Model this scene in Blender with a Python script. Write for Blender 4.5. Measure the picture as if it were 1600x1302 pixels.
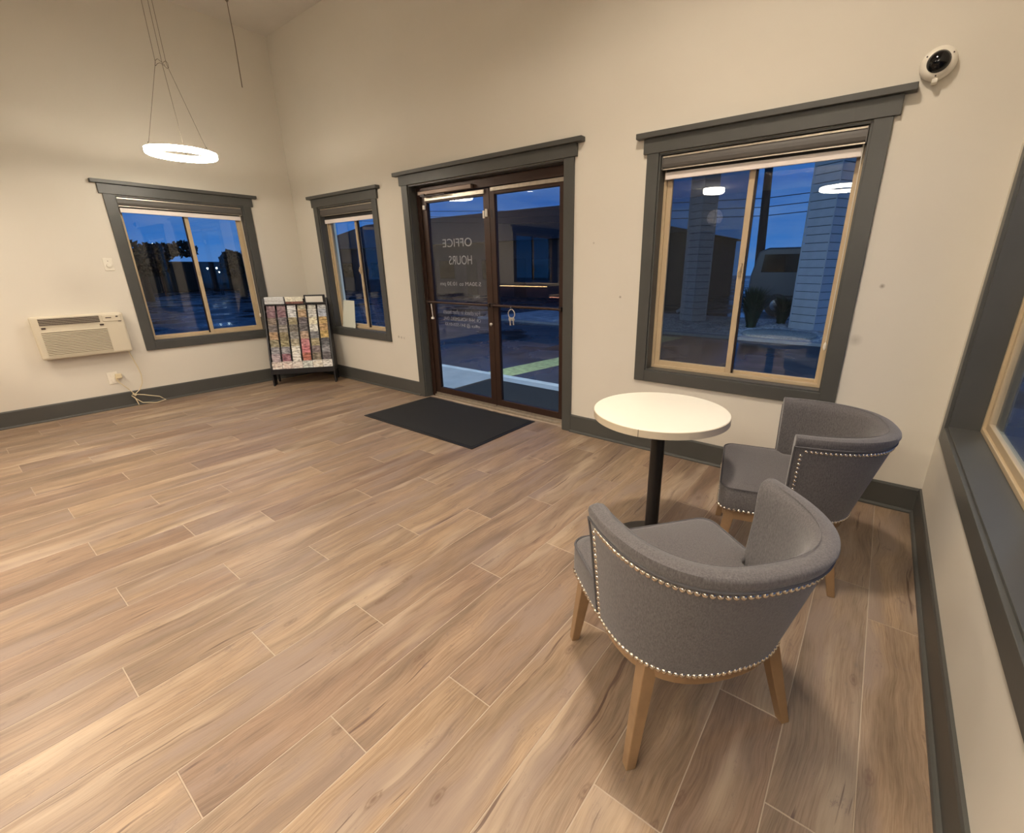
import bpy, bmesh, math, random
from mathutils import Vector, Matrix
random.seed(7)
C = bpy.context.scene
for o in list(bpy.data.objects): bpy.data.objects.remove(o)
col = C.collection
PI = math.pi

# ------------------------------------------------------------------ camera
cam = bpy.data.objects.new('camera', bpy.data.cameras.new('camera')); col.objects.link(cam)
cam.data.sensor_width = 36; cam.data.sensor_fit = 'HORIZONTAL'
cam.data.lens = 698.8 / 1600 * 36
cam.data.shift_x = -49.5 / 1600; cam.data.shift_y = -0.5 / 1600
r_ = Vector((0.80582351, 0.59213476, -0.00498997)); u_ = Vector((-0.18234751, 0.2561525, 0.94928146)); f_ = Vector((-0.56338074, 0.7640434, -0.31438801))
m = Matrix.Identity(4)
for i in range(3): m[i][0], m[i][1], m[i][2] = r_[i], u_[i], -f_[i]
m.translation = Vector((6.4463, -3.2414, 1.416))
cam.matrix_world = m; cam.data.clip_start = 0.05; cam.data.clip_end = 500
C.camera = cam
# ------------------------------------------------------------------ colour management
C.view_settings.view_transform = 'Standard'; C.view_settings.look = 'None'; C.view_settings.gamma = 1
C.view_settings.use_curve_mapping = False; C.view_settings.exposure = 0.16
# light settings, all in one place
WORLD_STRENGTH = 1.3
RING_E = 54.0; DRUM_E = 78.0; POT_W = 15.5; LED_E = 17.0; WALLPACK_W = 75.0
WARM = (1.0, 0.86, 0.70)
# ------------------------------------------------------------------ world: dusk sky with streaky cloud
w = bpy.data.worlds.new('dusk'); C.world = w; w.use_nodes = True
nt = w.node_tree; nt.nodes.clear()
def N(nt, t, **k):
    n = nt.nodes.new(t)
    for a, b in k.items():
        if a in n.inputs: n.inputs[a].default_value = b
        else: setattr(n, a, b)
    return n
out = N(nt, 'ShaderNodeOutputWorld'); bg = N(nt, 'ShaderNodeBackground', Strength=WORLD_STRENGTH)
tc = N(nt, 'ShaderNodeTexCoord'); sx = N(nt, 'ShaderNodeSeparateXYZ'); nt.links.new(tc.outputs['Generated'], sx.inputs[0])
ra = N(nt, 'ShaderNodeValToRGB'); nt.links.new(sx.outputs['Z'], ra.inputs[0])
ra.color_ramp.elements[0].position = 0.0; ra.color_ramp.elements[0].color = (0.035, 0.15, 0.42, 1)
ra.color_ramp.elements[1].position = 0.7; ra.color_ramp.elements[1].color = (0.005, 0.028, 0.13, 1)
e = ra.color_ramp.elements.new(0.12); e.color = (0.012, 0.085, 0.32, 1)
mp = N(nt, 'ShaderNodeMapping'); mp.inputs['Scale'].default_value = (2.2, 2.2, 14); nt.links.new(tc.outputs['Generated'], mp.inputs[0])
no = N(nt, 'ShaderNodeTexNoise', Scale=1.6, Detail=6.0, Roughness=0.6); nt.links.new(mp.outputs[0], no.inputs['Vector'])
cr = N(nt, 'ShaderNodeValToRGB'); nt.links.new(no.outputs['Fac'], cr.inputs[0])
cr.color_ramp.elements[0].position = 0.42; cr.color_ramp.elements[1].position = 0.72
mx = N(nt, 'ShaderNodeMix', data_type='RGBA'); nt.links.new(cr.outputs[0], mx.inputs['Factor'])
nt.links.new(ra.outputs[0], mx.inputs['A']); mx.inputs['B'].default_value = (0.075, 0.16, 0.36, 1)
nt.links.new(mx.outputs['Result'], bg.inputs[0]); nt.links.new(bg.outputs[0], out.inputs[0])

# ------------------------------------------------------------------ materials
def srgb(r, g, b):
    f = lambda c: (c/255/12.92) if c/255 <= .04045 else ((c/255+.055)/1.055)**2.4
    return (f(r), f(g), f(b), 1)
M = {}
def mat(name, color, rough=.5, metal=0, emit=None, es=0, bump=None, spec=.5, var=None):
    """bump=(scale,strength,dist); var=(scale,amount)"""
    m = bpy.data.materials.new(name); m.use_nodes = True; nt = m.node_tree
    b = nt.nodes['Principled BSDF']; b.inputs['Base Color'].default_value = color
    b.inputs['Roughness'].default_value = rough; b.inputs['Metallic'].default_value = metal
    b.inputs['Specular IOR Level'].default_value = spec
    if emit: b.inputs['Emission Color'].default_value = emit; b.inputs['Emission Strength'].default_value = es
    tcn = N(nt, 'ShaderNodeTexCoord')
    if var:
        n = N(nt, 'ShaderNodeTexNoise', Scale=var[0], Detail=4.0); nt.links.new(tcn.outputs['Object'], n.inputs['Vector'])
        h = N(nt, 'ShaderNodeHueSaturation', Color=color)
        mr = N(nt, 'ShaderNodeMapRange'); mr.inputs['To Min'].default_value = 1-var[1]; mr.inputs['To Max'].default_value = 1+var[1]
        mr.inputs['From Min'].default_value = .3; mr.inputs['From Max'].default_value = .7
        nt.links.new(n.outputs['Fac'], mr.inputs['Value']); nt.links.new(mr.outputs[0], h.inputs['Value'])
        nt.links.new(h.outputs[0], b.inputs['Base Color'])
    if bump:
        n = N(nt, 'ShaderNodeTexNoise', Scale=bump[0], Detail=3.0); nt.links.new(tcn.outputs['Object'], n.inputs['Vector'])
        bp = N(nt, 'ShaderNodeBump', Strength=bump[1], Distance=bump[2]); nt.links.new(n.outputs['Fac'], bp.inputs['Height'])
        nt.links.new(bp.outputs[0], b.inputs['Normal'])
    M[name] = m; return m
def wall_mat(name, spots=()):
    m = mat(name, (0.70, 0.66, 0.58, 1), .75, bump=(60, .10, .002), spec=.25); nt = m.node_tree; b = nt.nodes['Principled BSDF']
    g = N(nt, 'ShaderNodeNewGeometry'); n = N(nt, 'ShaderNodeTexNoise', Scale=1.7, Detail=5.0); nt.links.new(g.outputs['Position'], n.inputs['Vector'])
    c = N(nt, 'ShaderNodeMix', data_type='RGBA'); nt.links.new(n.outputs['Fac'], c.inputs['Factor'])
    c.inputs['A'].default_value = (0.72, 0.68, 0.60, 1); c.inputs['B'].default_value = (0.67, 0.625, 0.54, 1)
    last = c.outputs['Result']
    for (p, rad, k) in spots:
        d = N(nt, 'ShaderNodeVectorMath', operation='DISTANCE'); nt.links.new(g.outputs['Position'], d.inputs[0]); d.inputs[1].default_value = p
        mr = N(nt, 'ShaderNodeMapRange'); mr.inputs['From Min'].default_value = 0; mr.inputs['From Max'].default_value = rad
        mr.inputs['To Min'].default_value = k; mr.inputs['To Max'].default_value = 0; nt.links.new(d.outputs['Value'], mr.inputs['Value'])
        mm = N(nt, 'ShaderNodeMix', data_type='RGBA'); nt.links.new(mr.outputs[0], mm.inputs['Factor'])
        nt.links.new(last, mm.inputs['A']); mm.inputs['B'].default_value = (.16, .12, .08, 1); last = mm.outputs['Result']
    nt.links.new(last, b.inputs['Base Color']); return m
wall_mat('wall'); wall_mat('wall_marked', [((6.43, 0, 1.31), .016, .8), ((6.36, 0, 1.0), .04, .35), ((6.22, 0, .86), .05, .15), ((4.80, 0, 1.2), .012, .8), ((4.55, 0, 1.6), .01, .5), ((1.95, 0, .66), .02, .7), ((2.0, 0, .655), .02, .6), ((2.05, 0, .652), .02, .4)])
wall_mat('wall_left', [((0, -2.25, 1.25), .25, .10), ((0, -2.05, .55), .2, .06)])
mat('dark_front_wall', (0.085, 0.088, 0.10, 1), .8, spec=.2, var=(2, .05))  # dark grey-blue colour of the front wall, behind the camera
mat('ceiling', (0.66, 0.62, 0.56, 1), .8, spec=.2, var=(2, .03))
mat('trim', srgb(75, 75, 72), .42, bump=(90, .1, .002), var=(4, .06))
mat('tan_vinyl', srgb(188, 168, 136), .4, var=(6, .05))
mat('bronze', srgb(62, 44, 36), .38, metal=.35, var=(8, .12))
mat('dark_bronze', srgb(38, 27, 24), .4, metal=.3)
mat('brushed_metal', srgb(190, 180, 165), .35, metal=.8, var=(30, .12))
mat('chrome', srgb(225, 222, 215), .14, metal=1)
mat('nail_metal', srgb(215, 205, 190), .22, metal=1)
mat('blind_grey', srgb(88, 84, 80), .5)
mat('blind_dark', srgb(45, 42, 40), .7)
mat('hem_white', srgb(238, 228, 222), .4)
mat('white_plastic', srgb(232, 226, 212), .35)
mat('cream_plastic', srgb(208, 199, 178), .4, var=(5, .03))
mat('vent_dark', srgb(60, 46, 42), .6)
mat('black', (0.006, 0.006, 0.007, 1), .35)
mat('black_wood', (0.008, 0.008, 0.011, 1), .38, bump=(40, .15, .002))
mat('black_gloss', (0.004, 0.004, 0.005, 1), .06)
mat('mat_rubber', (0.008, 0.0085, 0.010, 1), .85, bump=(400, .6, .003), var=(300, .3))
mat('rubber_edge', (0.006, 0.006, 0.007, 1), .6)
mat('laminate', srgb(236, 232, 218), .32, var=(3, .02))
mat('laminate_edge', srgb(205, 192, 168), .45)
mat('oak', srgb(146, 117, 86), .45, bump=(50, .1, .002), var=(14, .12))
mat('grout', srgb(172, 156, 138), .9)
mat('cord', srgb(215, 200, 165), .5)
mat('steel_wire', srgb(120, 110, 95), .4, metal=.5)
mat('paper', srgb(225, 222, 212), .7)
mat('board', srgb(215, 218, 205), .7)
mat('decal', (0.46, 0.45, 0.46, 1), .8)
mat('nickel', srgb(205, 200, 192), .38, metal=.6)
mat('closer_metal', srgb(116, 98, 86), .4, metal=.5)
mat('slot', srgb(110, 98, 78), .8)
mat('clock_face', srgb(225, 222, 225), .5)
mat('desk', srgb(60, 44, 40), .5)
mat('gray_fascia', srgb(90, 88, 84), .5)
mat('lamp', (0.8, 0.8, 0.78, 1), .5, emit=(1.0, .90, .75, 1), es=RING_E)
mat('lamp_drum', (0.8, 0.8, 0.78, 1), .5, emit=(1.0, .90, .75, 1), es=DRUM_E)
mat('lamp_pot', (0.8, 0.8, 0.78, 1), .5, emit=(1.0, .88, .70, 1), es=12)
mat('led_warm', (0.8, 0.7, 0.5, 1), .5, emit=(1.0, .62, .28, 1), es=LED_E)
mat('led_pink', (0.8, 0.5, 0.4, 1), .5, emit=(1.0, .42, .26, 1), es=LED_E*.5)
mat('concrete', (0.30, 0.33, 0.35, 1), .75, var=(3, .10), bump=(30, .2, .01))
mat('kerb_paint', (0.50, 0.54, 0.55, 1), .6, var=(5, .1))
mat('siding_white', (0.52, 0.56, 0.58, 1), .6, var=(5, .05))
mat('stone', (0.42, 0.45, 0.46, 1), .85, var=(3, .35))
mat('disc_concrete', (0.42, 0.42, 0.36, 1), .9, var=(25, .3), bump=(40, .6, .01))
mat('stripe', (0.42, 0.46, 0.20, 1), .7, var=(14, .3))
mat('van_paint', (0.08, 0.10, 0.11, 1), .35)
mat('van_glass', (0.004, 0.005, 0.006, 1), .08)
mat('leaf', (0.010, 0.034, 0.014, 1), .6, var=(3, .3))
mat('leaf_dark', (0.012, 0.018, 0.012, 1), .8)
mat('bark', (0.03, 0.022, 0.016, 1), .85)
mat('distant_dark', (0.012, 0.014, 0.018, 1), .8)
mat('facade', (0.035, 0.036, 0.045, 1), .8, var=(2, .1))
mat('far_lamp', (1, 1, 1, 1), .5, emit=(.8, 1, 1, 1), es=14)
# wet asphalt
m = mat('asphalt', (0.035, 0.04, 0.048, 1), .35, bump=(30, .2, .004), var=(1.2, .35)); nt = m.node_tree
n = N(nt, 'ShaderNodeTexNoise', Scale=.6, Detail=4.0); g = N(nt, 'ShaderNodeNewGeometry'); nt.links.new(g.outputs['Position'], n.inputs['Vector'])
mr = N(nt, 'ShaderNodeMapRange'); mr.inputs['From Min'].default_value = .4; mr.inputs['From Max'].default_value = .6; mr.inputs['To Min'].default_value = .12; mr.inputs['To Max'].default_value = .55
nt.links.new(n.outputs['Fac'], mr.inputs['Value']); nt.links.new(mr.outputs[0], nt.nodes['Principled BSDF'].inputs['Roughness'])
# fabric: woven heather grey
m = mat('fabric', srgb(112, 109, 108), .9, spec=.2); nt = m.node_tree; b = nt.nodes['Principled BSDF']
tcn = N(nt, 'ShaderNodeTexCoord'); mpn = N(nt, 'ShaderNodeMapping'); mpn.inputs['Scale'].default_value = (1, 1, .35); nt.links.new(tcn.outputs['Object'], mpn.inputs[0])
n = N(nt, 'ShaderNodeTexNoise', Scale=260.0, Detail=3.0, Roughness=.7); nt.links.new(mpn.outputs[0], n.inputs['Vector'])
rr = N(nt, 'ShaderNodeValToRGB'); nt.links.new(n.outputs['Fac'], rr.inputs[0])
rr.color_ramp.elements[0].position = .3; rr.color_ramp.elements[0].color = srgb(77, 74, 75); rr.color_ramp.elements[1].position = .7; rr.color_ramp.elements[1].color = srgb(108, 104, 104)
nt.links.new(rr.outputs[0], b.inputs['Base Color'])
bp = N(nt, 'ShaderNodeBump', Strength=.35, Distance=.002); nt.links.new(n.outputs['Fac'], bp.inputs['Height']); nt.links.new(bp.outputs[0], b.inputs['Normal'])
b.inputs['Sheen Weight'].default_value = .25
mat('welt', srgb(86, 84, 86), .85)
mat('siding_gap_shade', (0.10, 0.12, 0.14, 1), .8)  # darker core colour paints shadow lines into the gaps between siding boards
# glass
def glass(name, tint, refl=1.0):
    m = bpy.data.materials.new(name); m.use_nodes = True; nt = m.node_tree; nt.nodes.clear()
    o = N(nt, 'ShaderNodeOutputMaterial'); t = N(nt, 'ShaderNodeBsdfTransparent', Color=tint); g = N(nt, 'ShaderNodeBsdfGlossy', Color=(1, 1, 1, 1), Roughness=0.0)
    # Schlick reflectance, the same from both sides of the thin pane
    ge = N(nt, 'ShaderNodeNewGeometry'); dp = N(nt, 'ShaderNodeVectorMath', operation='DOT_PRODUCT'); nt.links.new(ge.outputs['Incoming'], dp.inputs[0]); nt.links.new(ge.outputs['Normal'], dp.inputs[1])
    ab = N(nt, 'ShaderNodeMath', operation='ABSOLUTE'); nt.links.new(dp.outputs['Value'], ab.inputs[0])
    su = N(nt, 'ShaderNodeMath', operation='SUBTRACT'); su.inputs[0].default_value = 1; nt.links.new(ab.outputs[0], su.inputs[1])
    pw = N(nt, 'ShaderNodeMath', operation='POWER'); pw.inputs[1].default_value = 5; nt.links.new(su.outputs[0], pw.inputs[0])
    ma = N(nt, 'ShaderNodeMath', operation='MULTIPLY_ADD'); ma.inputs[1].default_value = .96; ma.inputs[2].default_value = .04; nt.links.new(pw.outputs[0], ma.inputs[0])
    mu = N(nt, 'ShaderNodeMath', operation='MULTIPLY', use_clamp=True); mu.inputs[1].default_value = refl
    nt.links.new(ma.outputs[0], mu.inputs[0]); mi = N(nt, 'ShaderNodeMixShader'); nt.links.new(mu.outputs[0], mi.inputs[0])
    nt.links.new(t.outputs[0], mi.inputs[1]); nt.links.new(g.outputs[0], mi.inputs[2]); nt.links.new(mi.outputs[0], o.inputs[0]); M[name] = m
glass('glass', (.92, .95, .96, 1), 1.0); glass('door_glass', (.88, .90, .92, 1), 1.0)
# insect screen: fine grey mesh, half open
m = bpy.data.materials.new('screen'); m.use_nodes = True; nt = m.node_tree; nt.nodes.clear()
o = N(nt, 'ShaderNodeOutputMaterial'); t = N(nt, 'ShaderNodeBsdfTransparent'); d = N(nt, 'ShaderNodeBsdfDiffuse', Color=(.05, .05, .05, 1)); mi = N(nt, 'ShaderNodeMixShader', Fac=.45)
nt.links.new(t.outputs[0], mi.inputs[1]); nt.links.new(d.outputs[0], mi.inputs[2]); nt.links.new(mi.outputs[0], o.inputs[0]); M['screen'] = m
# wood look plank tile
def plank_mat():
    m = bpy.data.materials.new('plank_tile'); m.use_nodes = True; nt = m.node_tree; b = nt.nodes['Principled BSDF']; L = nt.links.new
    tcn = N(nt, 'ShaderNodeTexCoord'); oi = N(nt, 'ShaderNodeObjectInfo')
    off = N(nt, 'ShaderNodeVectorMath', operation='SCALE'); off.inputs[0].default_value = (37, 71, 13); L(oi.outputs['Random'], off.inputs['Scale'])
    ad = N(nt, 'ShaderNodeVectorMath', operation='ADD'); L(tcn.outputs['Object'], ad.inputs[0]); L(off.outputs[0], ad.inputs[1])
    # warp
    wn = N(nt, 'ShaderNodeTexNoise', Scale=2.2, Detail=2.0); L(ad.outputs[0], wn.inputs['Vector'])
    ws = N(nt, 'ShaderNodeVectorMath', operation='MULTIPLY_ADD'); L(wn.outputs['Color'], ws.inputs[0]); ws.inputs[1].default_value = (.10, 0, 0); L(ad.outputs[0], ws.inputs[2])
    def noise(sc, scale, detail, rough=.55, src=ws.outputs[0]):
        mpn = N(nt, 'ShaderNodeMapping'); mpn.inputs['Scale'].default_value = sc; L(src, mpn.inputs[0])
        n = N(nt, 'ShaderNodeTexNoise', Scale=scale, Detail=detail, Roughness=rough); L(mpn.outputs[0], n.inputs['Vector']); return n.outputs['Fac']
    def ramp(fac, stops):
        r = N(nt, 'ShaderNodeValToRGB'); L(fac, r.inputs[0]); el = r.color_ramp.elements
        el[0].position, el[0].color = stops[0]; el[1].position, el[1].color = stops[-1]
        for p, c in stops[1:-1]:
            e = el.new(p); e.color = c
        return r.outputs[0]
    def mix(fac, a, bb, mode='MIX'):
        n = N(nt, 'ShaderNodeMix', data_type='RGBA', blend_type=mode)
        if isinstance(fac, float): n.inputs['Factor'].default_value = fac
        else: L(fac, n.inputs['Factor'])
        for s, v in (('A', a), ('B', bb)):
            if isinstance(v, tuple): n.inputs[s].default_value = v
            else: L(v, n.inputs[s])
        return n.outputs['Result']
    W = (1, 1, 1, 1); K = (0, 0, 0, 1)
    base = ramp(noise((9, 1.0, 1), 1.3, 4), [(.30, srgb(137, 123, 110)), (.5, srgb(160, 143, 127)), (.70, srgb(177, 158, 139))])
    tint = ramp(oi.outputs['Random'], [(0, srgb(214, 200, 192)), (.25, srgb(238, 228, 218)), (.5, srgb(222, 214, 204)), (.75, srgb(244, 235, 222)), (1, srgb(255, 244, 226))])
    base = mix(1.0, base, tint, 'MULTIPLY')
    grain = noise((60, 2.6, 1), 2.4, 6, .7)
    g1 = ramp(grain, [(.34, srgb(196, 186, 178)), (.56, W)])
    base = mix(.6, base, g1, 'MULTIPLY')
    fine = noise((260, 7, 1), 1.5, 2, .5)
    base = mix(.28, base, ramp(fine, [(.34, srgb(176, 166, 156)), (.55, W)]), 'MULTIPLY')
    # broad tonal patches, some greyer, some paler
    pa = noise((4.5, 1.1, 1), 1.6, 3, .5)
    base = mix(ramp(pa, [(.36, (.75, .75, .75, 1)), (.50, K)]), base, srgb(138, 121, 110))
    base = mix(ramp(noise((6, .9, 2), 1.3, 3, .5), [(.55, K), (.70, (.5, .5, .5, 1))]), base, srgb(190, 170, 146))
    # long dark streaks
    st = noise((20, .85, 1), 1.25, 5, .6)
    base = mix(ramp(st, [(.57, K), (.68, (.7, .7, .7, 1))]), base, srgb(120, 101, 88))
    st2 = noise((42, 1.7, 3), 1.0, 4, .6)
    base = mix(ramp(st2, [(.645, K), (.70, (.85, .85, .85, 1))]), base, srgb(90, 70, 60))
    # knots and mineral blotches
    mpn = N(nt, 'ShaderNodeMapping'); mpn.inputs['Scale'].default_value = (3.4, 1.5, 1); L(ws.outputs[0], mpn.inputs[0])
    vo = N(nt, 'ShaderNodeTexVoronoi', Scale=1.15, voronoi_dimensions='2D'); L(mpn.outputs[0], vo.inputs['Vector'])
    wob = N(nt, 'ShaderNodeMath', operation='MULTIPLY_ADD'); L(fine, wob.inputs[0]); wob.inputs[1].default_value = .05; L(vo.outputs['Distance'], wob.inputs[2])
    sc_ = N(nt, 'ShaderNodeSeparateColor'); L(vo.outputs['Color'], sc_.inputs[0]); gt = N(nt, 'ShaderNodeMath', operation='GREATER_THAN'); gt.inputs[1].default_value = .52; L(sc_.outputs[0], gt.inputs[0])
    kr = ramp(wob.outputs[0], [(.035, (.9, .9, .9, 1)), (.055, (.25, .25, .25, 1)), (.066, (.75, .75, .75, 1)), (.080, (.15, .15, .15, 1)), (.12, K)])
    kf = N(nt, 'ShaderNodeMath', operation='MULTIPLY'); L(kr, kf.inputs[0]); L(gt.outputs[0], kf.inputs[1])
    base = mix(kf.outputs[0], base, srgb(108, 86, 72))
    bl = noise((8, 3.0, 1), 2.6, 6, .8)
    base = mix(ramp(bl, [(.58, K), (.68, (.65, .65, .65, 1))]), base, srgb(112, 96, 88))
    L(base, b.inputs['Base Color'])
    rr = N(nt, 'ShaderNodeMapRange'); rr.inputs['To Min'].default_value = .30; rr.inputs['To Max'].default_value = .44; L(grain, rr.inputs['Value']); L(rr.outputs[0], b.inputs['Roughness'])
    bp = N(nt, 'ShaderNodeBump', Strength=.22, Distance=.0015); L(fine, bp.inputs['Height']); L(bp.outputs[0], b.inputs['Normal'])
    b.inputs['Specular IOR Level'].default_value = .4
    M['plank_tile'] = m
plank_mat()

# ------------------------------------------------------------------ mesh helpers
class MB:
    def __init__(s): s.v = []; s.f = []
    def add(s, vs, fs):
        k = len(s.v); s.v += [tuple(x) for x in vs]; s.f += [tuple(i+k for i in f) for f in fs]; return s
    def box(s, x0, x1, y0, y1, z0, z1, T=None):
        vs = [(x, y, z) for x in (x0, x1) for y in (y0, y1) for z in (z0, z1)]
        if T: vs = [T(*p) for p in vs]
        return s.add(vs, [(0, 1, 3, 2), (4, 6, 7, 5), (0, 4, 5, 1), (2, 3, 7, 6), (0, 2, 6, 4), (1, 5, 7, 3)])
    def prism(s, poly, h0, h1, T):
        n = len(poly); vs = [T(a, b, h0) for a, b in poly] + [T(a, b, h1) for a, b in poly]
        return s.add(vs, [tuple(range(n)), tuple(range(2*n-1, n-1, -1))] + [(i, i+n, (i+1) % n+n, (i+1) % n) for i in range(n)])
    def tube(s, pts, r, n=8, cap=True):
        pts = [Vector(p) for p in pts]; rs = r if isinstance(r, (list, tuple)) else [r]*len(pts)
        k = len(s.v); up = Vector((0, 0, 1)); prev = None
        for i, p in enumerate(pts):
            d = (pts[min(i+1, len(pts)-1)] - pts[max(i-1, 0)]).normalized()
            if prev is None:
                a = d.cross(up); a = a.normalized() if a.length > .01 else Vector((1, 0, 0))
            else:
                a = (prev - d*prev.dot(d)).normalized()
            prev = a; b = d.cross(a)
            for j in range(n):
                t = 2*PI*j/n; s.v.append(tuple(p + (a*math.cos(t)+b*math.sin(t))*rs[i]))
        for i in range(len(pts)-1):
            for j in range(n):
                s.f.append((k+i*n+j, k+i*n+(j+1) % n, k+(i+1)*n+(j+1) % n, k+(i+1)*n+j))
        if cap: s.f.append(tuple(k+j for j in range(n-1, -1, -1))); s.f.append(tuple(k+(len(pts)-1)*n+j for j in range(n)))
        return s
    def lathe(s, prof, c=(0, 0, 0), n=24, T=None):
        k = len(s.v)
        for r, z in prof:
            for j in range(n):
                t = 2*PI*j/n; p = (c[0]+r*math.cos(t), c[1]+r*math.sin(t), c[2]+z)
                s.v.append(T(*p) if T else p)
        for i in range(len(prof)-1):
            for j in range(n): s.f.append((k+i*n+j, k+i*n+(j+1) % n, k+(i+1)*n+(j+1) % n, k+(i+1)*n+j))
        s.f.append(tuple(k+j for j in range(n-1, -1, -1))); s.f.append(tuple(k+(len(prof)-1)*n+j for j in range(n)))
        return s
    def mesh(s, name):
        me = bpy.data.meshes.new(name); me.from_pydata(s.v, [], s.f)
        bm = bmesh.new(); bm.from_mesh(me); bmesh.ops.recalc_face_normals(bm, faces=bm.faces); bm.to_mesh(me); bm.free(); return me
    def build(s, name, mt, parent=None, bevel=0, smooth=False, label=None, loc=None):
        me = s.mesh(name); me.materials.append(M[mt]); o = bpy.data.objects.new(name, me); col.objects.link(o)
        if loc is not None: o.location = loc
        if parent: o.parent = parent
        if smooth: smooth_(me)
        if bevel:
            md = o.modifiers.new('bevel', 'BEVEL'); md.width = bevel; md.segments = 2; md.limit_method = 'ANGLE'; md.angle_limit = .6
        if label: o['label'] = label
        return o
def smooth_(me, ang=40):
    for p in me.polygons: p.use_smooth = True
    me.set_sharp_from_angle(angle=math.radians(ang))
def thing(name, label, cat, loc=(0, 0, 0), rz=0, group=None):
    o = bpy.data.objects.new(name, None); col.objects.link(o); o.location = loc; o.rotation_euler = (0, 0, rz); o.empty_display_size = .1
    return tag(o, label, cat, group)
def tag(o, label, cat, group=None):
    o['label'] = label; o['category'] = cat
    if group: o['group'] = group
    return o
def struct(o): o['kind'] = 'structure'; return o
def estruct(name):
    o = bpy.data.objects.new(name, None); col.objects.link(o); return struct(o)

# ------------------------------------------------------------------ room shell
R = 6.838; H = 4.03; YF = -6.2; TH = .2
W3 = dict(a=5.048, b=6.237, z0=.657, z1=2.148); W2 = dict(a=.596, b=1.735, z0=.675, z1=2.137)
W1 = dict(a=-1.794, b=-.617, z0=.658, z1=2.139); W4 = dict(a=.295, b=2.75, z0=.63, z1=2.12)   # W4 coordinate = -y
W5 = dict(a=-5.75, b=-4.3, z0=.66, z1=2.14)
DR = dict(a=2.363, b=4.277, z0=0, z1=2.213)
TB = lambda u, d, z: (u, d, z)
TL = lambda u, d, z: (-d, u, z)
TR = lambda u, d, z: (R+d, -u, z)
def wall(name, T, u0, u1, holes, mt, zt=H):
    mb = MB(); u = u0
    for h in sorted(holes, key=lambda h: h['a']):
        mb.box(u, h['a'], 0, TH, -.05, zt, T); mb.box(h['a'], h['b'], 0, TH, h['z1'], zt, T)
        if h['z0'] > 0: mb.box(h['a'], h['b'], 0, TH, -.05, h['z0'], T)
        u = h['b']
    mb.box(u, u1, 0, TH, -.05, zt, T)
    return struct(mb.build(name, mt))
wall('wall_back', TB, 0, R, [W2, DR, W3], 'wall_marked')
wall('wall_left', TL, YF, TH, [W5, W1], 'wall_left')
wall('wall_right', TR, -TH, -YF, [W4], 'wall')
DF = dict(a=3.05, b=4.0, z0=0, z1=2.1)
TF = lambda u, d, z: (u, YF-d, z)
wall('wall_front', TF, -TH, R+TH, [DF], 'dark_front_wall')
cl = MB().box(-TH, R+TH, YF-TH, TH, H, H+.12).build('ceiling', 'ceiling'); struct(cl)
sf = MB().box(0, 4.7, YF, -3.45, 2.74, H).box(4.7, R, YF, -4.75, 2.74, H).build('ceiling_soffit', 'ceiling'); struct(sf)
# floor: recessed grout bed with plank tiles laid on it
fl = struct(MB().box(-TH, R+TH, YF-TH, TH, -.12, -.0012).build('floor', 'grout'))
PW = .2038; LEN = 1.2245; GAP = .0032
joints = {0: -1.91, 1: -2.44, 2: -1.55, 3: -.695, 4: -2.44, 5: -2.777, 6: -1.917, 7: -2.43, 8: -1.548, 9: -1.912, 10: -2.328, 11: -1.437, 12: -1.808, 13: -2.32, 14: -1.43,
          15: -1.80, 16: -2.32, 17: -2.656, 18: -1.79, 19: -2.313, 20: -1.445, 21: -1.88, 22: -2.406, 23: -2.748, 24: -1.878, 25: -2.405, 26: -2.737, 27: -1.89, 28: -2.402, 29: -1.656,
          -1: -2.2, -2: -1.2}
cache = {}
def plank(x0, x1, y0, y1):
    key = (round(x1-x0, 3), round(y1-y0, 3))
    if key not in cache:
        hx, hy = (x1-x0)/2, (y1-y0)/2; b = .0012; mb = MB()
        vs = [(-hx, -hy, -.009), (hx, -hy, -.009), (hx, hy, -.009), (-hx, hy, -.009), (-hx, -hy, -b), (hx, -hy, -b), (hx, hy, -b), (-hx, hy, -b), (-hx+b, -hy+b, 0), (hx-b, -hy+b, 0), (hx-b, hy-b, 0), (-hx+b, hy-b, 0)]
        mb.add(vs, [(0, 1, 5, 4), (1, 2, 6, 5), (2, 3, 7, 6), (3, 0, 4, 7), (4, 5, 9, 8), (5, 6, 10, 9), (6, 7, 11, 10), (7, 4, 8, 11), (8, 9, 10, 11)])
        me = mb.mesh('plank'); me.materials.append(M['plank_tile']); cache[key] = me
    o = bpy.data.objects.new('plank', cache[key]); col.objects.link(o); o.location = ((x0+x1)/2, (y0+y1)/2, 0); o.parent = fl
for k in range(-2, 33):
    x0 = 6.2322 - PW*k + GAP/2; x1 = x0 + PW - GAP
    xa, xb = max(x0, .001), min(x1, R-.001)
    if xb-xa < .02: continue
    y = joints.get(k, -1.5-.41*(k % 3)); ys = y
    while ys < 0: ys += LEN
    while ys > YF:
        t, bm_ = min(ys, .03 if not (xa > 2.36 and xb < 4.28) else .05), max(ys-LEN, YF)
        if t-bm_ > .03: plank(xa, xb, bm_+GAP/2, t-GAP/2)
        ys -= LEN
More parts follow.
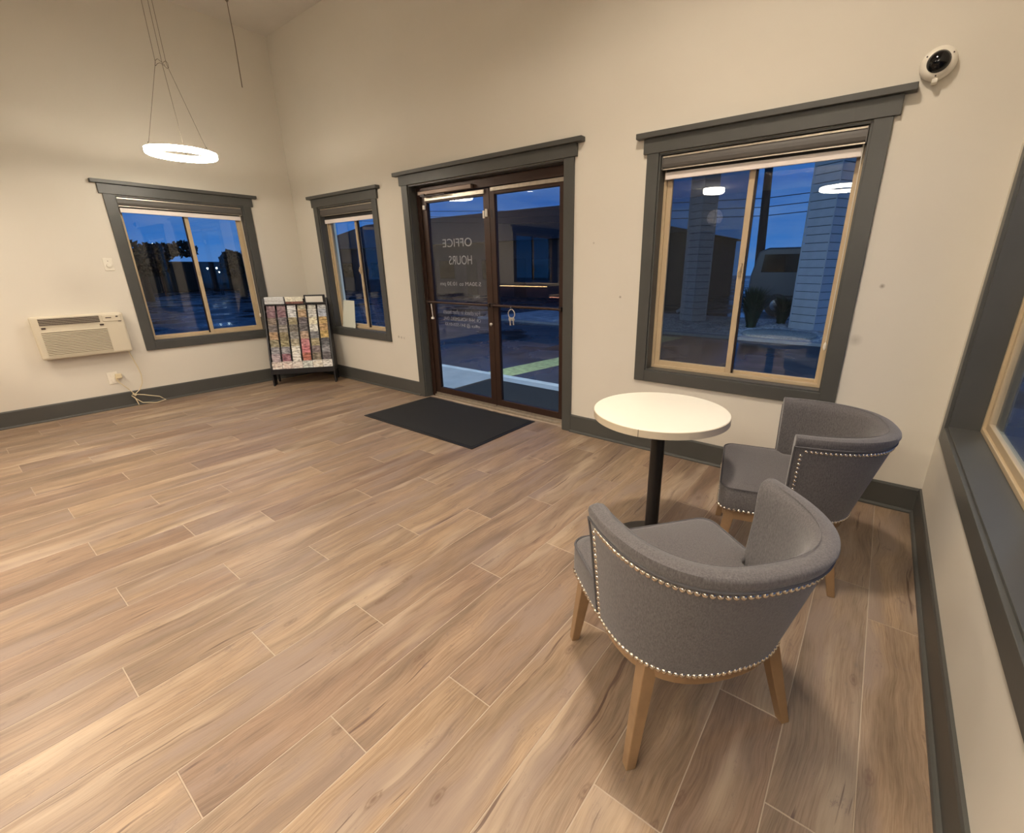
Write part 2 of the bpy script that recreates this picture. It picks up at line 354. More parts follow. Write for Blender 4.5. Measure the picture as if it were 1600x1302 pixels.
# baseboards with a quarter round shoe
def base_seg(mb, T, u0, u1, sh0=True):
    mb.prism([(0, 0), (-.014, 0), (-.014, .150), (-.010, .161), (0, .161)], u0, u1, lambda d, z, u: T(u, d, z))
    mb.prism([(-.014, 0), (-.029, 0), (-.029, .008), (-.026, .015), (-.020, .019), (-.014, .020)], u0, u1, lambda d, z, u: T(u, d, z))
def baseboard(name, T, segs):
    mb = MB()
    for a, b in segs: base_seg(mb, T, a, b)
    return struct(mb.build(name, 'trim'))
baseboard('baseboard_back', TB, [(.0, 2.285), (4.363, R)])
baseboard('baseboard_left', TL, [(YF, -.0)])
baseboard('baseboard_right', TR, [(0, -YF)])
baseboard('baseboard_front', TF, [(0, 2.95), (4.1, R)])

# ------------------------------------------------------------------ window and door trim
def casing(P, T, o, sill=True, legw=.085, header=.092, cap=.034, capx=.048, leg_to=0):
    a, b, z0, z1 = o['a'], o['b'], o['z0'], o['z1']
    zb = z0-legw if sill else leg_to
    hz = z1+.004
    MB().box(a-legw, a, -.019, 0, zb, hz, T).build('side_casing', 'trim', P, .002)
    MB().box(b, b+legw, -.019, 0, zb, hz, T).build('side_casing', 'trim', P, .002)
    if sill: MB().box(a, b, -.019, 0, zb, z0, T).build('bottom_casing', 'trim', P, .002)
    MB().box(a-legw-.026, b+legw+.026, -.025, 0, hz, hz+header, T).build('head_casing', 'trim', P, .002)
    MB().box(a-legw-.026-capx, b+legw+.026+capx, -.055, 0, hz+header, hz+header+cap, T).build('head_cap', 'trim', P, .003)
def liner(P, T, o, dep, bottom=True):
    a, b, z0, z1 = o['a'], o['b'], o['z0'], o['z1']; t = .012
    MB().box(a, a+t, -.005, dep, z0, z1, T).build('jamb', 'trim', P, .001)
    MB().box(b-t, b, -.005, dep, z0, z1, T).build('jamb', 'trim', P, .001)
    MB().box(a+t, b-t, -.005, dep, z1-t, z1, T).build('head_jamb', 'trim', P, .001)
    if bottom: MB().box(a+t, b-t, -.005, dep, z0, z0+t, T).build('sill', 'trim', P, .001)
def frame4(mb, T, a, b, z0, z1, w, d0, d1, wb=None, wt=None):
    wb = wb or w; wt = wt or w
    mb.box(a, a+w, d0, d1, z0, z1, T).box(b-w, b, d0, d1, z0, z1, T).box(a+w, b-w, d0, d1, z0, z0+wb, T).box(a+w, b-w, d0, d1, z1-wt, z1, T); return mb
def window(n, T, o, side='left', dep=.09, mid=None, screen=False, face=True):
    P = estruct('window_%d' % n); t = .012
    if face: casing(P, T, o)
    liner(P, T, o, dep+.055)
    a, b, z0, z1 = o['a']+t, o['b']-t, o['z0']+t, o['z1']-t
    f = frame4(MB(), T, a, b, z0, z1, .022, dep-.012, dep+.062); f.build('window_frame', 'tan_vinyl', P, .002)
    c = mid if mid else (a+b)/2; d = dep
    if side == 'left': s0, s1, q0, q1 = a+.020, c+.018, c-.018, b-.020
    else: s0, s1, q0, q1 = c-.018, b-.020, a+.020, c+.018
    sash = frame4(MB(), T, s0, s1, z0+.02, z1-.02, .038, d, d+.024).build('sliding_sash', 'tan_vinyl', P, .003)
    MB().box(s0+.036, s1-.036, d+.010, d+.014, z0+.056, z1-.056, T).build('glass_pane', 'glass', sash)
    fx = frame4(MB(), T, q0, q1, z0+.02, z1-.02, .024, d+.028, d+.052).build('fixed_sash', 'tan_vinyl', P, .003)
    MB().box(q0+.022, q1-.022, d+.038, d+.042, z0+.042, z1-.042, T).build('glass_pane', 'glass', fx)
    lx = (s1-.019) if side == 'left' else (s0+.019)
    gx = s1 if side == 'left' else s0-.012
    MB().box(gx, gx+.012, d+.012, d+.027, z0+.02, z1-.02, T).build('track_gap', 'dark_bronze', P)
    MB().box(lx-.008, lx+.008, d-.018, d, 1.36, 1.44, T).box(lx-.005, lx+.005, d-.03, d-.018, 1.385, 1.415, T).build('latch', 'tan_vinyl', sash, .003)
    if screen:
        sc = frame4(MB(), T, s0, s1, z0+.02, z1-.02, .018, d+.056, d+.062).build('screen_frame', 'dark_bronze', P)
        MB().box(s0+.016, s1-.016, d+.0585, d+.0592, z0+.036, z1-.036, T).build('screen_mesh', 'screen', sc)
    return P
def blind(T, o, label, drop, cord_side='right', cord_z=.95):
    a, b, z1 = o['a']+.016, o['b']-.016, o['z1']-.016
    P = thing('roller_blind', label, 'blind', T((a+b)/2, .04, z1))
    inv = lambda u, d, z: tuple(x-y for x, y in zip(T(u, d, z), P.location))
    # cassette: curved fascia with pale trim lines
    prof = [(.004, 0), (.004, -.010), (.0, -.030), (-.002, -.050), (.002, -.068), (.012, -.080), (.060, -.080), (.060, 0)]
    MB().prism(prof, a, b, lambda d, z, u: inv(u, d+.008, z+z1)).build('cassette', 'blind_grey', P)
    MB().box(a, b, .006, .012, z1-.012, z1-.002, inv).box(a, b, .014, .020, z1-.084, z1-.078, inv).build('trim_line', 'brushed_metal', P, label='thin pale metal trim lines of the cassette')
    MB().box(a, a+.006, .004, .066, z1-.084, z1, inv).build('end_cap', 'blind_grey', P, .001)
    MB().box(b-.006, b, .004, .066, z1-.084, z1, inv).build('end_cap', 'blind_grey', P, .001)
    MB().box(a+.02, b-.02, .052, .054, z1-drop, z1-.075, inv).build('shade_fabric', 'blind_dark', P)
    MB().box(a+.015, b-.015, .044, .060, z1-drop-.045, z1-drop, inv).build('hem_bar', 'hem_white', P, .003)
    u = b-.012 if cord_side == 'right' else a+.012
    cd = MB().tube([inv(u, .04, z1-.05), inv(u+.001, .035, 1.5), inv(u, .035, cord_z)], .0022, 6).build('pull_chain', 'white_plastic', P, label='white pull chain')
    MB().lathe([(.003, 0), (.009, -.012), (.010, -.035), (.004, -.05)], (0, 0, 0), 8, lambda x, y, z: (inv(u, .035, cord_z)[0]+x, inv(u, .035, cord_z)[1]+y, inv(u, .035, cord_z)[2]+z)).build('tassel', 'white_plastic', cd, smooth=True)
    return P
window(1, TL, W1, 'right', .09, mid=-1.192)
window(2, TB, W2, 'left', .09, mid=1.215)
window(3, TB, W3, 'left', .09, mid=5.64, screen=True)
window(4, TR, W4, 'left', .125, mid=1.30)
window(5, TL, W5, 'left', .09)
blind(TL, W1, 'grey roller blind rolled up in the window nearest the air conditioner', .095, 'right', .88)
blind(TB, W2, 'grey roller blind rolled up in the narrow looking window beside the brochure rack', .12, 'right', 1.2)
blind(TB, W3, 'grey roller blind rolled up in the large window behind the round table', .095, 'right', .97)

# glazed double entrance door
D = estruct('door_1')
casing(D, TB, DR, sill=False, legw=.09, header=.088, cap=.034, capx=.06)
MB().box(DR['a'], DR['a']+.012, -.005, .085, 0, DR['z1']).box(DR['b']-.012, DR['b'], -.005, .085, 0, DR['z1']).box(DR['a'], DR['b'], -.005, .085, DR['z1']-.012, DR['z1']).build('jamb', 'trim', D, .001)
x0, x1 = DR['a']+.012, DR['b']-.012
MB().box(x0, x0+.055, .085, .165, 0, 2.2).box(x1-.045, x1, .085, .165, 0, 2.2).box(x0+.055, x1-.045, .085, .165, 2.118, 2.2).build('door_frame', 'bronze', D, .003)
MB().box(x0+.05, x1-.04, .075, .155, 0, .022).box(x0+.05, x1-.04, .078, .15, .022, .028).build('threshold', 'brushed_metal', D, .002, label='pale metal threshold strip')
xm = 3.376
def leaf(a, b, hinge):
    f = frame4(MB(), TB, a, b, .032, 2.112, .060 if hinge == 'right' else .075, .098, .140, .080, .058).build('door_leaf', 'bronze', D, .003)
    sw = .060 if hinge == 'right' else .075
    MB().box(a+sw-.004, b-sw+.004, .117, .122, .110, 2.056).build('glass_pane', 'door_glass', f)
    mb = MB(); frame4(mb, TB, a+sw-.002, b-sw+.002, .108, 2.058, .006, .108, .131); mb.build('glazing_bead', 'dark_bronze', f)
    MB().box(a+.004, b-.004, .090, .097, .030, .05).build('door_sweep', 'brushed_metal', f, label='pale metal sweep')
    bz = 1.073
    bar = MB().tube([(a+.008, .062, bz), (b-.008, .062, bz)], .013, 12).build('push_bar', 'bronze', f, smooth=True)
    MB().box(a+.005, a+.035, .05, .098, bz-.018, bz+.018).box(b-.035, b-.005, .05, .098, bz-.018, bz+.018).build('bracket', 'dark_bronze', bar, .003)
    return f
lf = leaf(x0+.058, xm-.002, 'left'); rf = leaf(xm+.002, x1-.048, 'right')
MB().box(2.50, 3.325, .082, .097, 2.066, 2.104).build('weather_strip', 'brushed_metal', lf, .004, label='scuffed pale metal strip on the left leaf head')
MB().box(3.40, 4.21, .086, .097, 2.080, 2.112).build('weather_strip', 'brushed_metal', rf, .002, label='pale metal strip on the right leaf head')
cb = MB().box(2.445, 3.20, .045, .084, 2.118, 2.158).build('door_closer', 'closer_metal', D, .006)
MB().box(2.50, 2.56, .03, .05, 2.10, 2.125).box(2.52, 2.86, .028, .036, 2.098, 2.108).build('closer_arm', 'dark_bronze', cb, .002)
MB().box(2.475, 2.505, .07, .086, 1.99, 2.03).build('bracket', 'white_plastic', D, .002, label='small white bracket at the hinge')
lk = MB().lathe([(.016, 0), (.016, .010), (.010, .014)], (0, 0, 0), 16, lambda x, y, z: (3.342+x, .098-z, .885+y)).build('lock_cylinder', 'nickel', lf, smooth=True, label='round bright lock cylinder')
MB().box(3.30, 3.318, .082, .098, 1.86, 1.925).build('door_contact', 'white_plastic', lf, .002, label='white magnetic contact')
MB().box(3.334, 3.352, .080, .097, 1.872, 1.937).build('door_contact', 'white_plastic', rf, .002, label='white magnetic contact')
MB().box(3.39, 3.41, .097, .104, 1.86, 1.93).build('painted_contact_shadow', 'dark_bronze', rf)  # thin dark box standing in for the contact's shadow on the stile
# mirrored lettering on the outer face of the left glass
def text_mesh(txt):
    cu = bpy.data.curves.new('glyphs', 'FONT'); cu.body = txt; cu.size = 1; cu.align_x = 'CENTER'; cu.align_y = 'CENTER'
    t = bpy.data.objects.new('glyphs', cu); col.objects.link(t); bpy.context.view_layer.update()
    me = bpy.data.meshes.new_from_object(t.evaluated_get(bpy.context.evaluated_depsgraph_get())); bpy.data.objects.remove(t); bpy.data.curves.remove(cu); return me
def decal(txt, xr, z, width, height):
    cu = bpy.data.curves.new('lettering', 'FONT'); cu.body = txt; cu.size = 1; cu.extrude = .0
    t = bpy.data.objects.new('lettering', cu); col.objects.link(t); bpy.context.view_layer.update()
    dg = bpy.context.evaluated_depsgraph_get(); me = bpy.data.meshes.new_from_object(t.evaluated_get(dg)); bpy.data.objects.remove(t)
    xs = [v.co.x for v in me.vertices]; ys = [v.co.y for v in me.vertices]; ax, ay = max(xs)-min(xs), max(ys)-min(ys)
    mx_, my_ = min(xs), min(ys)
    for v in me.vertices:
        v.co = Vector((xr-(v.co.x-mx_)/ax*width, .1235, z+(v.co.y-my_)/ay*height))
    me.materials.clear(); me.materials.append(M['decal']); o = bpy.data.objects.new('lettering', me); col.objects.link(o); o.parent = lf
    o['label'] = 'white vinyl lettering read backwards from inside'
decal('OFFICE', 3.10, 1.625, .42, .078); decal('HOURS', 3.09, 1.455, .33, .085)
decal('5:30AM to 10:30 pm', 3.20, 1.235, .60, .05); decal('DAILY', 3.175, 1.13, .09, .03)
decal('For check in after hours', 3.165, .955, .55, .045); decal('OR 24HR NON-EMERG. DIAL', 3.17, .885, .56, .038)
decal('office @ 541-555-0133', 3.155, .82, .52, .042)
# front door below the clock (behind the camera, seen in reflections)
D2 = estruct('door_2')
casing(D2, TF, DF, sill=False)
MB().box(DF['a']+.01, DF['b']-.01, .03, .075, .008, DF['z1']-.01, TF).build('door_slab', 'dark_bronze', D2, .004)
for z0 in (.2, 1.05): MB().box(DF['a']+.13, DF['b']-.13, .022, .03, z0, z0+.75, TF).build('door_panel', 'dark_bronze', D2, .006)
MB().lathe([(.012, 0), (.012, .04), (.028, .045), (.028, .07), (.01, .08)], (0, 0, 0), 14, lambda x, y, z: (DF['a']+.08+x, YF-.03+z, 1.0+y)).build('door_handle', 'chrome', D2, smooth=True)

# ------------------------------------------------------------------ lights in the room
def ring(name, loc, rad, label, top, tilt=(0, 0), group=None, knot=None):
    P = thing(name, label, 'pendant lamp', loc, 0, group)
    hw, hh = .028, .022
    prof = []
    mb = MB(); n = 64; m_ = 12; k = 0
    for i in range(n):
        t = 2*PI*i/n
        for j in range(m_):
            a = 2*PI*j/m_; ca, sa = math.cos(a), math.sin(a)
            rx = hw*math.copysign(abs(ca)**.5, ca); rz = hh*math.copysign(abs(sa)**.5, sa)
            x, y = (rad-hw+rx)*math.cos(t), (rad-hw+rx)*math.sin(t)
            mb.v.append((x, y, rz + x*tilt[0]+y*tilt[1]))
    for i in range(n):
        for j in range(m_): mb.f.append((i*m_+j, i*m_+(j+1) % m_, ((i+1) % n)*m_+(j+1) % m_, ((i+1) % n)*m_+j))
    mb.build('ring_diffuser', 'lamp', P, smooth=True, label='glowing white ring diffuser')
    mb = MB()
    for i in range(n):
        t = 2*PI*i/n
        for rr, zz in ((rad+.001, .020), (rad+.001, .030), (rad-2*hw, .030), (rad-2*hw, .020)):
            x, y = rr*math.cos(t), rr*math.sin(t); mb.v.append((x, y, zz+x*tilt[0]+y*tilt[1]))
    for i in range(n):
        for j in range(4): mb.f.append((i*4+j, i*4+(j+1) % 4, ((i+1) % n)*4+(j+1) % 4, ((i+1) % n)*4+j))
    mb.build('ring_housing', 'white_plastic', P, label='thin metal upper ring')
    kz = (knot or (top-loc[2])*.4)
    for q in range(3):
        t = 2*PI*q/3 + .6; x, y = (rad-hw)*math.cos(t), (rad-hw)*math.sin(t); z = .03+x*tilt[0]+y*tilt[1]
        kx, ky = .030*math.cos(t)*1.4, .030*math.sin(t)*1.4
        cb_ = MB().tube([(x, y, z), (kx, ky, kz), (kx*.9, ky*.9, top-loc[2]-.02)], .0017, 6).build('suspension_cable', 'steel_wire', P)
        MB().lathe([(.005, 0), (.005, .012), (.002, .02)], (x, y, z), 8).build('cable_grip', 'steel_wire', cb_)
    pts = [(.045*math.cos(t*.5), .045*math.sin(t*.5), kz+.02*math.sin(t*1.3)) for t in range(14)]
    MB().tube(pts, .0020, 6).build('cable_knot', 'steel_wire', P, label='cables twisted together part way up')
    MB().lathe([(.06, 0), (.06, -.02), (.02, -.028)], (0, 0, top-loc[2]), 20).build('ceiling_canopy', 'white_plastic', P)
    return P
ring('pendant_lamp', (1.19, -1.51, 2.395), .262, 'glowing ring pendant lamp hanging on thin cables in front of the left wall', H, knot=.67)
ring('pendant_lamp', (5.78, -4.15, 2.40), .30, 'glowing ring pendant lamp hung behind the viewer near the right wall', H, knot=.7)
P = thing('hanging_rod', 'thin dark rod hanging from the ceiling near the corner, without a lamp', 'rod', (.5, -.585, H))
MB().tube([(0, 0, 0), (.004, .003, -.35), (0, -.004, -.76)], [.0035, .0035, .0045], 6).build('rod', 'steel_wire', P)
MB().lathe([(.016, 0), (.016, -.008), (.005, -.02)], (0, 0, 0), 12).build('ceiling_hook', 'steel_wire', P)
for x, y, lb in ((3.72, -5.3, 'round white drum ceiling light, seen reflected in the left pane of the large window'), (6.2, -5.6, 'added round drum light, unseen behind the viewer, brightening the right side')):  # second drum is an added, unseen light that brightens the right side
    P = thing('ceiling_drum_light', lb, 'ceiling light', (x, y, 2.74))
    MB().lathe([(.19, 0), (.19, -.02), (.185, -.022)], (0, 0, 0), 32).build('mounting_plate', 'chrome', P, smooth=True)
    MB().lathe([(.175, -.02), (.175, -.085), (.16, -.10), (.02, -.105)], (0, 0, 0), 32).build('diffuser', 'lamp_drum', P, smooth=True)
pots = [(.95, -3.6), (1.75, -3.62), (2.9, -3.65), (4.2, -3.65), (2.0, -5.0)]
for i, (x, y) in enumerate(pots):
    P = thing('recessed_downlight', ['recessed downlight nearest the left wall over the desk', 'recessed downlight second from the left wall over the desk', 'recessed downlight over the right end of the desk', 'recessed downlight at the right end of the low ceiling', 'recessed downlight deeper in, behind the desk'][i], 'downlight', (x, y, 2.74), 0, 'downlights in the low ceiling')
    MB().lathe([(.085, 0), (.085, -.006), (.065, -.008), (.062, -.001)], (0, 0, 0), 24).build('trim_ring', 'white_plastic', P, smooth=True)
    MB().lathe([(.060, -.002), (.058, -.005)], (0, 0, 0), 24).build('lens', 'lamp_pot', P)
    l = bpy.data.lights.new('downlight', 'AREA'); l.shape = 'DISK'; l.size = .11; l.energy = POT_W; l.color = WARM; l.spread = math.radians(150)
    lo = bpy.data.objects.new('bulb', l); col.objects.link(lo); lo.parent = P; lo.location = (0, 0, -.012)
# vault downlights (upper ceiling behind the camera)
for i, (x, y) in enumerate([(5.8, -4.3), (3.0, -2.4), (5.6, -1.9)]):
    P = thing('recessed_downlight', ['recessed downlight in the high ceiling behind the viewer', 'recessed downlight in the high ceiling over the middle of the floor', 'recessed downlight in the high ceiling above the round table'][i], 'downlight', (x, y, H), 0, 'downlights in the high ceiling')
    MB().lathe([(.085, 0), (.085, -.006), (.065, -.008), (.062, -.001)], (0, 0, 0), 24).build('trim_ring', 'white_plastic', P, smooth=True)
    MB().lathe([(.060, -.002), (.058, -.005)], (0, 0, 0), 24).build('lens', 'lamp_pot', P)
    l = bpy.data.lights.new('downlight', 'AREA'); l.shape = 'DISK'; l.size = .34; l.energy = POT_W*(1.5, .7, 3.5)[i]; l.color = WARM; l.spread = math.radians(140)
    lo = bpy.data.objects.new('bulb', l); col.objects.link(lo); lo.parent = P; lo.location = (0, 0, -.012)
# reception desk (out of frame left, seen in the door glass)
P = thing('reception_desk', 'long dark reception desk with light strips, seen reflected in the door glass', 'desk', (1.6, -3.88, 0))
MB().box(-1.55, -.28, -.35, .22, 0, 1.09).build('tall_section', 'desk', P, .004)
MB().box(-.28, 1.0, -.35, .15, 0, .90).build('low_section', 'desk', P, .004)
MB().box(-1.58, -.25, -.38, .30, 1.09, 1.13).build('tall_worktop', 'laminate_edge', P, .004)
MB().box(-.25, 1.03, -.38, .28, .90, .94).build('low_worktop', 'laminate_edge', P, .004)
MB().box(-1.55, -.30, .262, .282, 1.076, 1.089).build('light_strip', 'led_warm', P, label='warm white strip under the tall worktop')
MB().box(-.24, .98, .235, .255, .887, .90).build('light_strip', 'led_pink', P, label='rosy strip under the low worktop')
P = thing('wall_clock', 'round wall clock above the dark inner door, seen reflected in the large window', 'clock', (3.52, YF, 2.33))
TK = lambda x, y, z: (x, z, y)
MB().lathe([(.165, 0), (.175, .02), (.165, .035), (.15, .03)], (0, 0, 0), 36, TK).build('case', 'dark_bronze', P, smooth=True)
MB().lathe([(.152, .028), (.150, .031)], (0, 0, 0), 36, TK).build('dial', 'clock_face', P)
for h in range(12):
    me = text_mesh(str(h or 12)); a = h*PI/6
    for v in me.vertices: v.co *= .042
    me.materials.clear(); me.materials.append(M['black']); o = bpy.data.objects.new('numeral', me); col.objects.link(o); o.parent = P
    o.location = (-.122*math.sin(a), .033, .122*math.cos(a)); o.rotation_euler = (PI/2, 0, PI)
for ang, ln, wd in ((0.1, .08, .004), (PI+.05, .11, .003)):
    MB().box(-wd, wd, .0335, .036, -.015, ln, lambda x, y, z, ang=ang: (x*math.cos(ang)+z*math.sin(ang), y, z*math.cos(ang)-x*math.sin(ang))).build('clock_hand', 'black', P)

# ------------------------------------------------------------------ exterior
struct(MB().box(-60, 60, 1.44, 90, -.5, -.125).build('ground', 'asphalt'))
struct(MB().box(-60, -.2, -60, 1.44, -.5, -.125).build('ground_left', 'asphalt'))
struct(MB().box(R+.2, 40, -40, 1.44, -.5, -.125).build('ground_right', 'asphalt'))
struct(MB().box(-.2, 9, .2, 1.33, -.3, -.02).build('entrance_slab', 'concrete', bevel=.01))
struct(MB().box(-.2, 9, 1.33, 1.44, -.3, -.018).build('kerb_edge', 'kerb_paint', bevel=.01))
o = MB().box(2.32, 3.92, .26, 1.12, -.02, -.010).build('outdoor_mat', 'mat_rubber', bevel=.003); tag(o, 'dark rectangular mat on the slab outside the glass door', 'mat')
# painted stripe on the tarmac
o = MB().prism([(1.63, 1.45), (2.10, 1.45), (2.9, 7), (2.4, 7)], -.1248, -.122, lambda x, y, z: (x, y, z)).build('road_stripe', 'stripe'); tag(o, 'pale green painted stripe on the tarmac outside the door', 'road marking')
# gravel bed
struct(MB().box(-4, 14, 7.55, 12.2, -.3, -.11).build('planting_bed', 'stone'))
struct(MB().box(-4, 14, 7.35, 7.55, -.3, -.06).build('bed_kerb', 'concrete', bevel=.01))
mb = MB(); rnd = random.Random(3)
bmi = bmesh.new(); bmesh.ops.create_icosphere(bmi, subdivisions=1, radius=1); iv = [v.co.copy() for v in bmi.verts]; ifc = [tuple(v.index for v in f.verts) for f in bmi.faces]; bmi.free()
for i in range(5200):
    x, y = rnd.uniform(-1.5, 9), rnd.uniform(7.6, 12)
    if math.hypot(x-5.05, y-10.34) < .56 or math.hypot(x-1.88, y-10.62) < .56 or (x-4.62)**2+(y-8.55)**2 < .84**2 or (x-3.75)**2+(y-9.7)**2 < .16**2 or (x-4.25)**2+(y-11.0)**2 < .16**2: continue
    s = rnd.uniform(.02, .055); a = rnd.uniform(0, PI); sc = (s*rnd.uniform(.8, 1.4), s, s*rnd.uniform(.4, .7))
    vs = []
    for v in iv:
        q = (v.x*sc[0]*rnd.uniform(.85, 1.1), v.y*sc[1]*rnd.uniform(.85, 1.1), v.z*sc[2]); vs.append((x+q[0]*math.cos(a)-q[1]*math.sin(a), y+q[0]*math.sin(a)+q[1]*math.cos(a), -.105+q[2]))
    mb.add(vs, ifc)
o = mb.build('gravel', 'stone'); o['kind'] = 'stuff'; tag(o, 'pale gravel covering the bed around the outdoor columns', 'gravel')
o = MB().lathe([(.78, -.05), (.78, .02), (.76, .035), (.10, .04)], (4.62, 8.55, -.09), 40).build('concrete_disc', 'disc_concrete', smooth=True); tag(o, 'round rough concrete disc lying in the gravel outside the large window', 'concrete disc')
def column(cx, cy, label, spout=False, hw=.345):
    P = thing('porch_column', label, 'column', (cx, cy, -.12), -PI/6, 'porch columns outside')
    z = 0; bh = .19; i = 0
    MB().box(-hw+.035, hw-.035, -hw+.035, hw-.035, 0, 4.7).build('column_core', 'siding_gap_shade', P)
    bm_ = MB()
    for sgn, ax in ((-1, 0), (1, 0), (-1, 1), (1, 1)):
        def T(o_, z, u, sgn=sgn, ax=ax): return (sgn*o_, u, z) if ax == 0 else (u, sgn*o_, z)
        bm_.prism([(hw, 0), (hw-.012, bh-.016), (hw-.04, bh-.016), (hw-.04, 0)], -hw, hw, T)
    me = bm_.mesh('siding_board'); me.materials.append(M['siding_white'])
    while z < 4.6:
        o = bpy.data.objects.new('siding_board', me); col.objects.link(o); o.parent = P; o.location = (0, 0, z); z += bh
    for sx in (-1, 1):
        for sy in (-1, 1): MB().box(sx*hw-.012, sx*hw+.012, sy*hw-.012, sy*hw+.012, 0, 4.7).build('corner_board', 'siding_white', P)
    if spout:
        s = MB().tube([(-hw-.17, -.1, 4.6), (-hw-.12, -.1, 4.4), (-hw-.12, -.1, .42), (-hw-.13, -.16, .30), (-hw-.15, -.28, .24)], .045, 8).build('downpipe', 'siding_white', P, smooth=True)
        MB().box(-hw-.17, -hw, -.15, -.05, .8, .84).box(-hw-.17, -hw, -.15, -.05, 2.6, 2.64).build('pipe_strap', 'siding_white', s)
    return P
column(5.05, 10.34, 'white clapboard porch column outside, behind the round concrete disc')
column(1.88, 10.62, 'white clapboard porch column outside with a downpipe on its left', True, .26)
struct(MB().box(-.5, 8, 8.8, 12.5, 4.58, 4.9).build('porch_roof', 'siding_white'))
for i, (x, lb) in enumerate([(3.32, 'outdoor wall light above the glass entrance door'), (.1, 'outdoor wall light near the corner by the brochure rack'), (7.4, 'outdoor wall light right of the large window')]):
    P = thing('outdoor_wall_light', lb, 'wall light', (x, .2, 3.15), 0, 'outdoor wall lights')
    MB().prism([(0, -.10), (.05, -.10), (.16, -.02), (.16, .04), (0, .10)], -.14, .14, lambda y, z, xx: (xx, y, z)).build('housing', 'black', P, .004)
    MB().box(-.12, .12, .06, .14, -.085, -.075).build('lens', 'lamp_pot', P)
    l = bpy.data.lights.new('wall_light', 'AREA'); l.shape = 'RECTANGLE'; l.size = .24; l.size_y = .10; l.energy = WALLPACK_W; l.color = (.62, .82, 1.0)
    lo = bpy.data.objects.new('bulb', l); col.objects.link(lo); lo.parent = P; lo.location = (0, .13, -.10); lo.rotation_euler = (math.radians(35), 0, 0)
# van, parked side on
P = thing('parked_van', 'pale van parked side-on behind the porch column', 'van', (2.75, 13.2, -.125))
body = [(0, .35), (.05, 1.3), (.22, 2.0), (.5, 2.12), (2.75, 2.12), (3.15, 2.0), (3.85, 1.35), (4.75, 1.15), (4.95, .9), (4.98, .38), (4.6, .3), (.1, .3)]
MB().prism(body, 0, 1.95, lambda x, z, y: (x, y, z)).build('van_body', 'van_paint', P, .05)
for (a, b) in ((.35, 1.45), (1.55, 2.55)):
    MB().prism([(a, 1.38), (b, 1.38), (b, 1.92), (a+.06, 1.92)], -.015, .01, lambda x, z, y: (x, y, z)).build('side_window', 'van_glass', P, .004)
MB().prism([(2.65, 1.38), (3.72, 1.38), (3.1, 1.92), (2.65, 1.92)], -.015, .01, lambda x, z, y: (x, y, z)).build('side_window', 'van_glass', P, .004)
MB().prism([(3.25, 1.955), (3.22, 1.985), (3.90, 1.40), (3.88, 1.36)], -.02, .03, lambda x, z, y: (x, y, z)).build('pillar_trim', 'chrome', P)
MB().box(1.50, 1.515, -.006, .004, .4, 2.05).build('door_gap', 'black', P); MB().box(2.58, 2.595, -.006, .004, .4, 2.05).build('door_gap', 'black', P)
MB().box(1.62, 1.80, -.03, .0, 1.20, 1.24).build('door_handle', 'chrome', P, .005)
MB().box(.1, 4.9, -.02, .0, .62, .67).build('side_moulding', 'black', P, .004)
MB().box(3.45, 3.62, -.22, -.02, 1.36, 1.58).build('wing_mirror', 'black', P, .02)
for x in (.95, 4.0):
    wv = MB().lathe([(.36, .0), (.36, .22), (.20, .24)], (0, 0, 0), 24, lambda a, b, c, x=x: (x+a, -.03+.0+c, .36+b)).build('wheel', 'black', P, smooth=True)
    MB().lathe([(.20, .0), (.19, -.02), (.05, -.03)], (0, 0, 0), 20, lambda a, b, c, x=x: (x+a, -.03+c, .36+b)).build('hub_cap', 'chrome', wv, smooth=True)
# long neighbouring wing across the yard
P = thing('neighbouring_building', 'long low dark building across the yard, left of the utility pole', 'building', (-34, 17, -.125))
MB().box(0, 33.2, 0, 8, 0, 2.95).build('facade', 'facade', P)
MB().add([(-.4, -.6, 2.95), (33.7, -.6, 2.95), (33.7, 8.6, 2.95), (-.4, 8.6, 2.95), (4, 4, 5.1), (24, 4, 5.1)], [(0, 1, 5, 4), (2, 3, 4, 5), (1, 2, 5), (3, 0, 4), (0, 3, 2, 1)]).build('roof', 'distant_dark', P)
for k in range(8):
    w_ = MB().box(2.6+k*3.7, 3.9+k*3.7, -.03, .0, .95, 2.0).build('window', 'van_glass', P)
    MB().box(1.3+k*3.7, 2.15+k*3.7, -.03, .0, 0, 2.05).build('door', 'distant_dark', P)
# utility pole
P = thing('utility_pole', 'dark wooden utility pole with wires beyond the large window', 'pole', (2.39, 16.2, -.125))
MB().tube([(0.05, 0, 0), (-.25, 0, 9)], [.17, .11], 10).build('pole_shaft', 'bark', P, smooth=True)
MB().box(-1.3, .9, -.06, .06, 8.1, 8.25).build('crossarm', 'bark', P)
for k in range(3):
    zz = 3.35+.30*k
    MB().tube([(-30, .1, zz+1.6), (-12, .1, zz+.4), (-.1, .1, zz), (12, .1, zz+.5), (30, .1, zz+1.8)], .014, 5).build('wire', 'black', P)
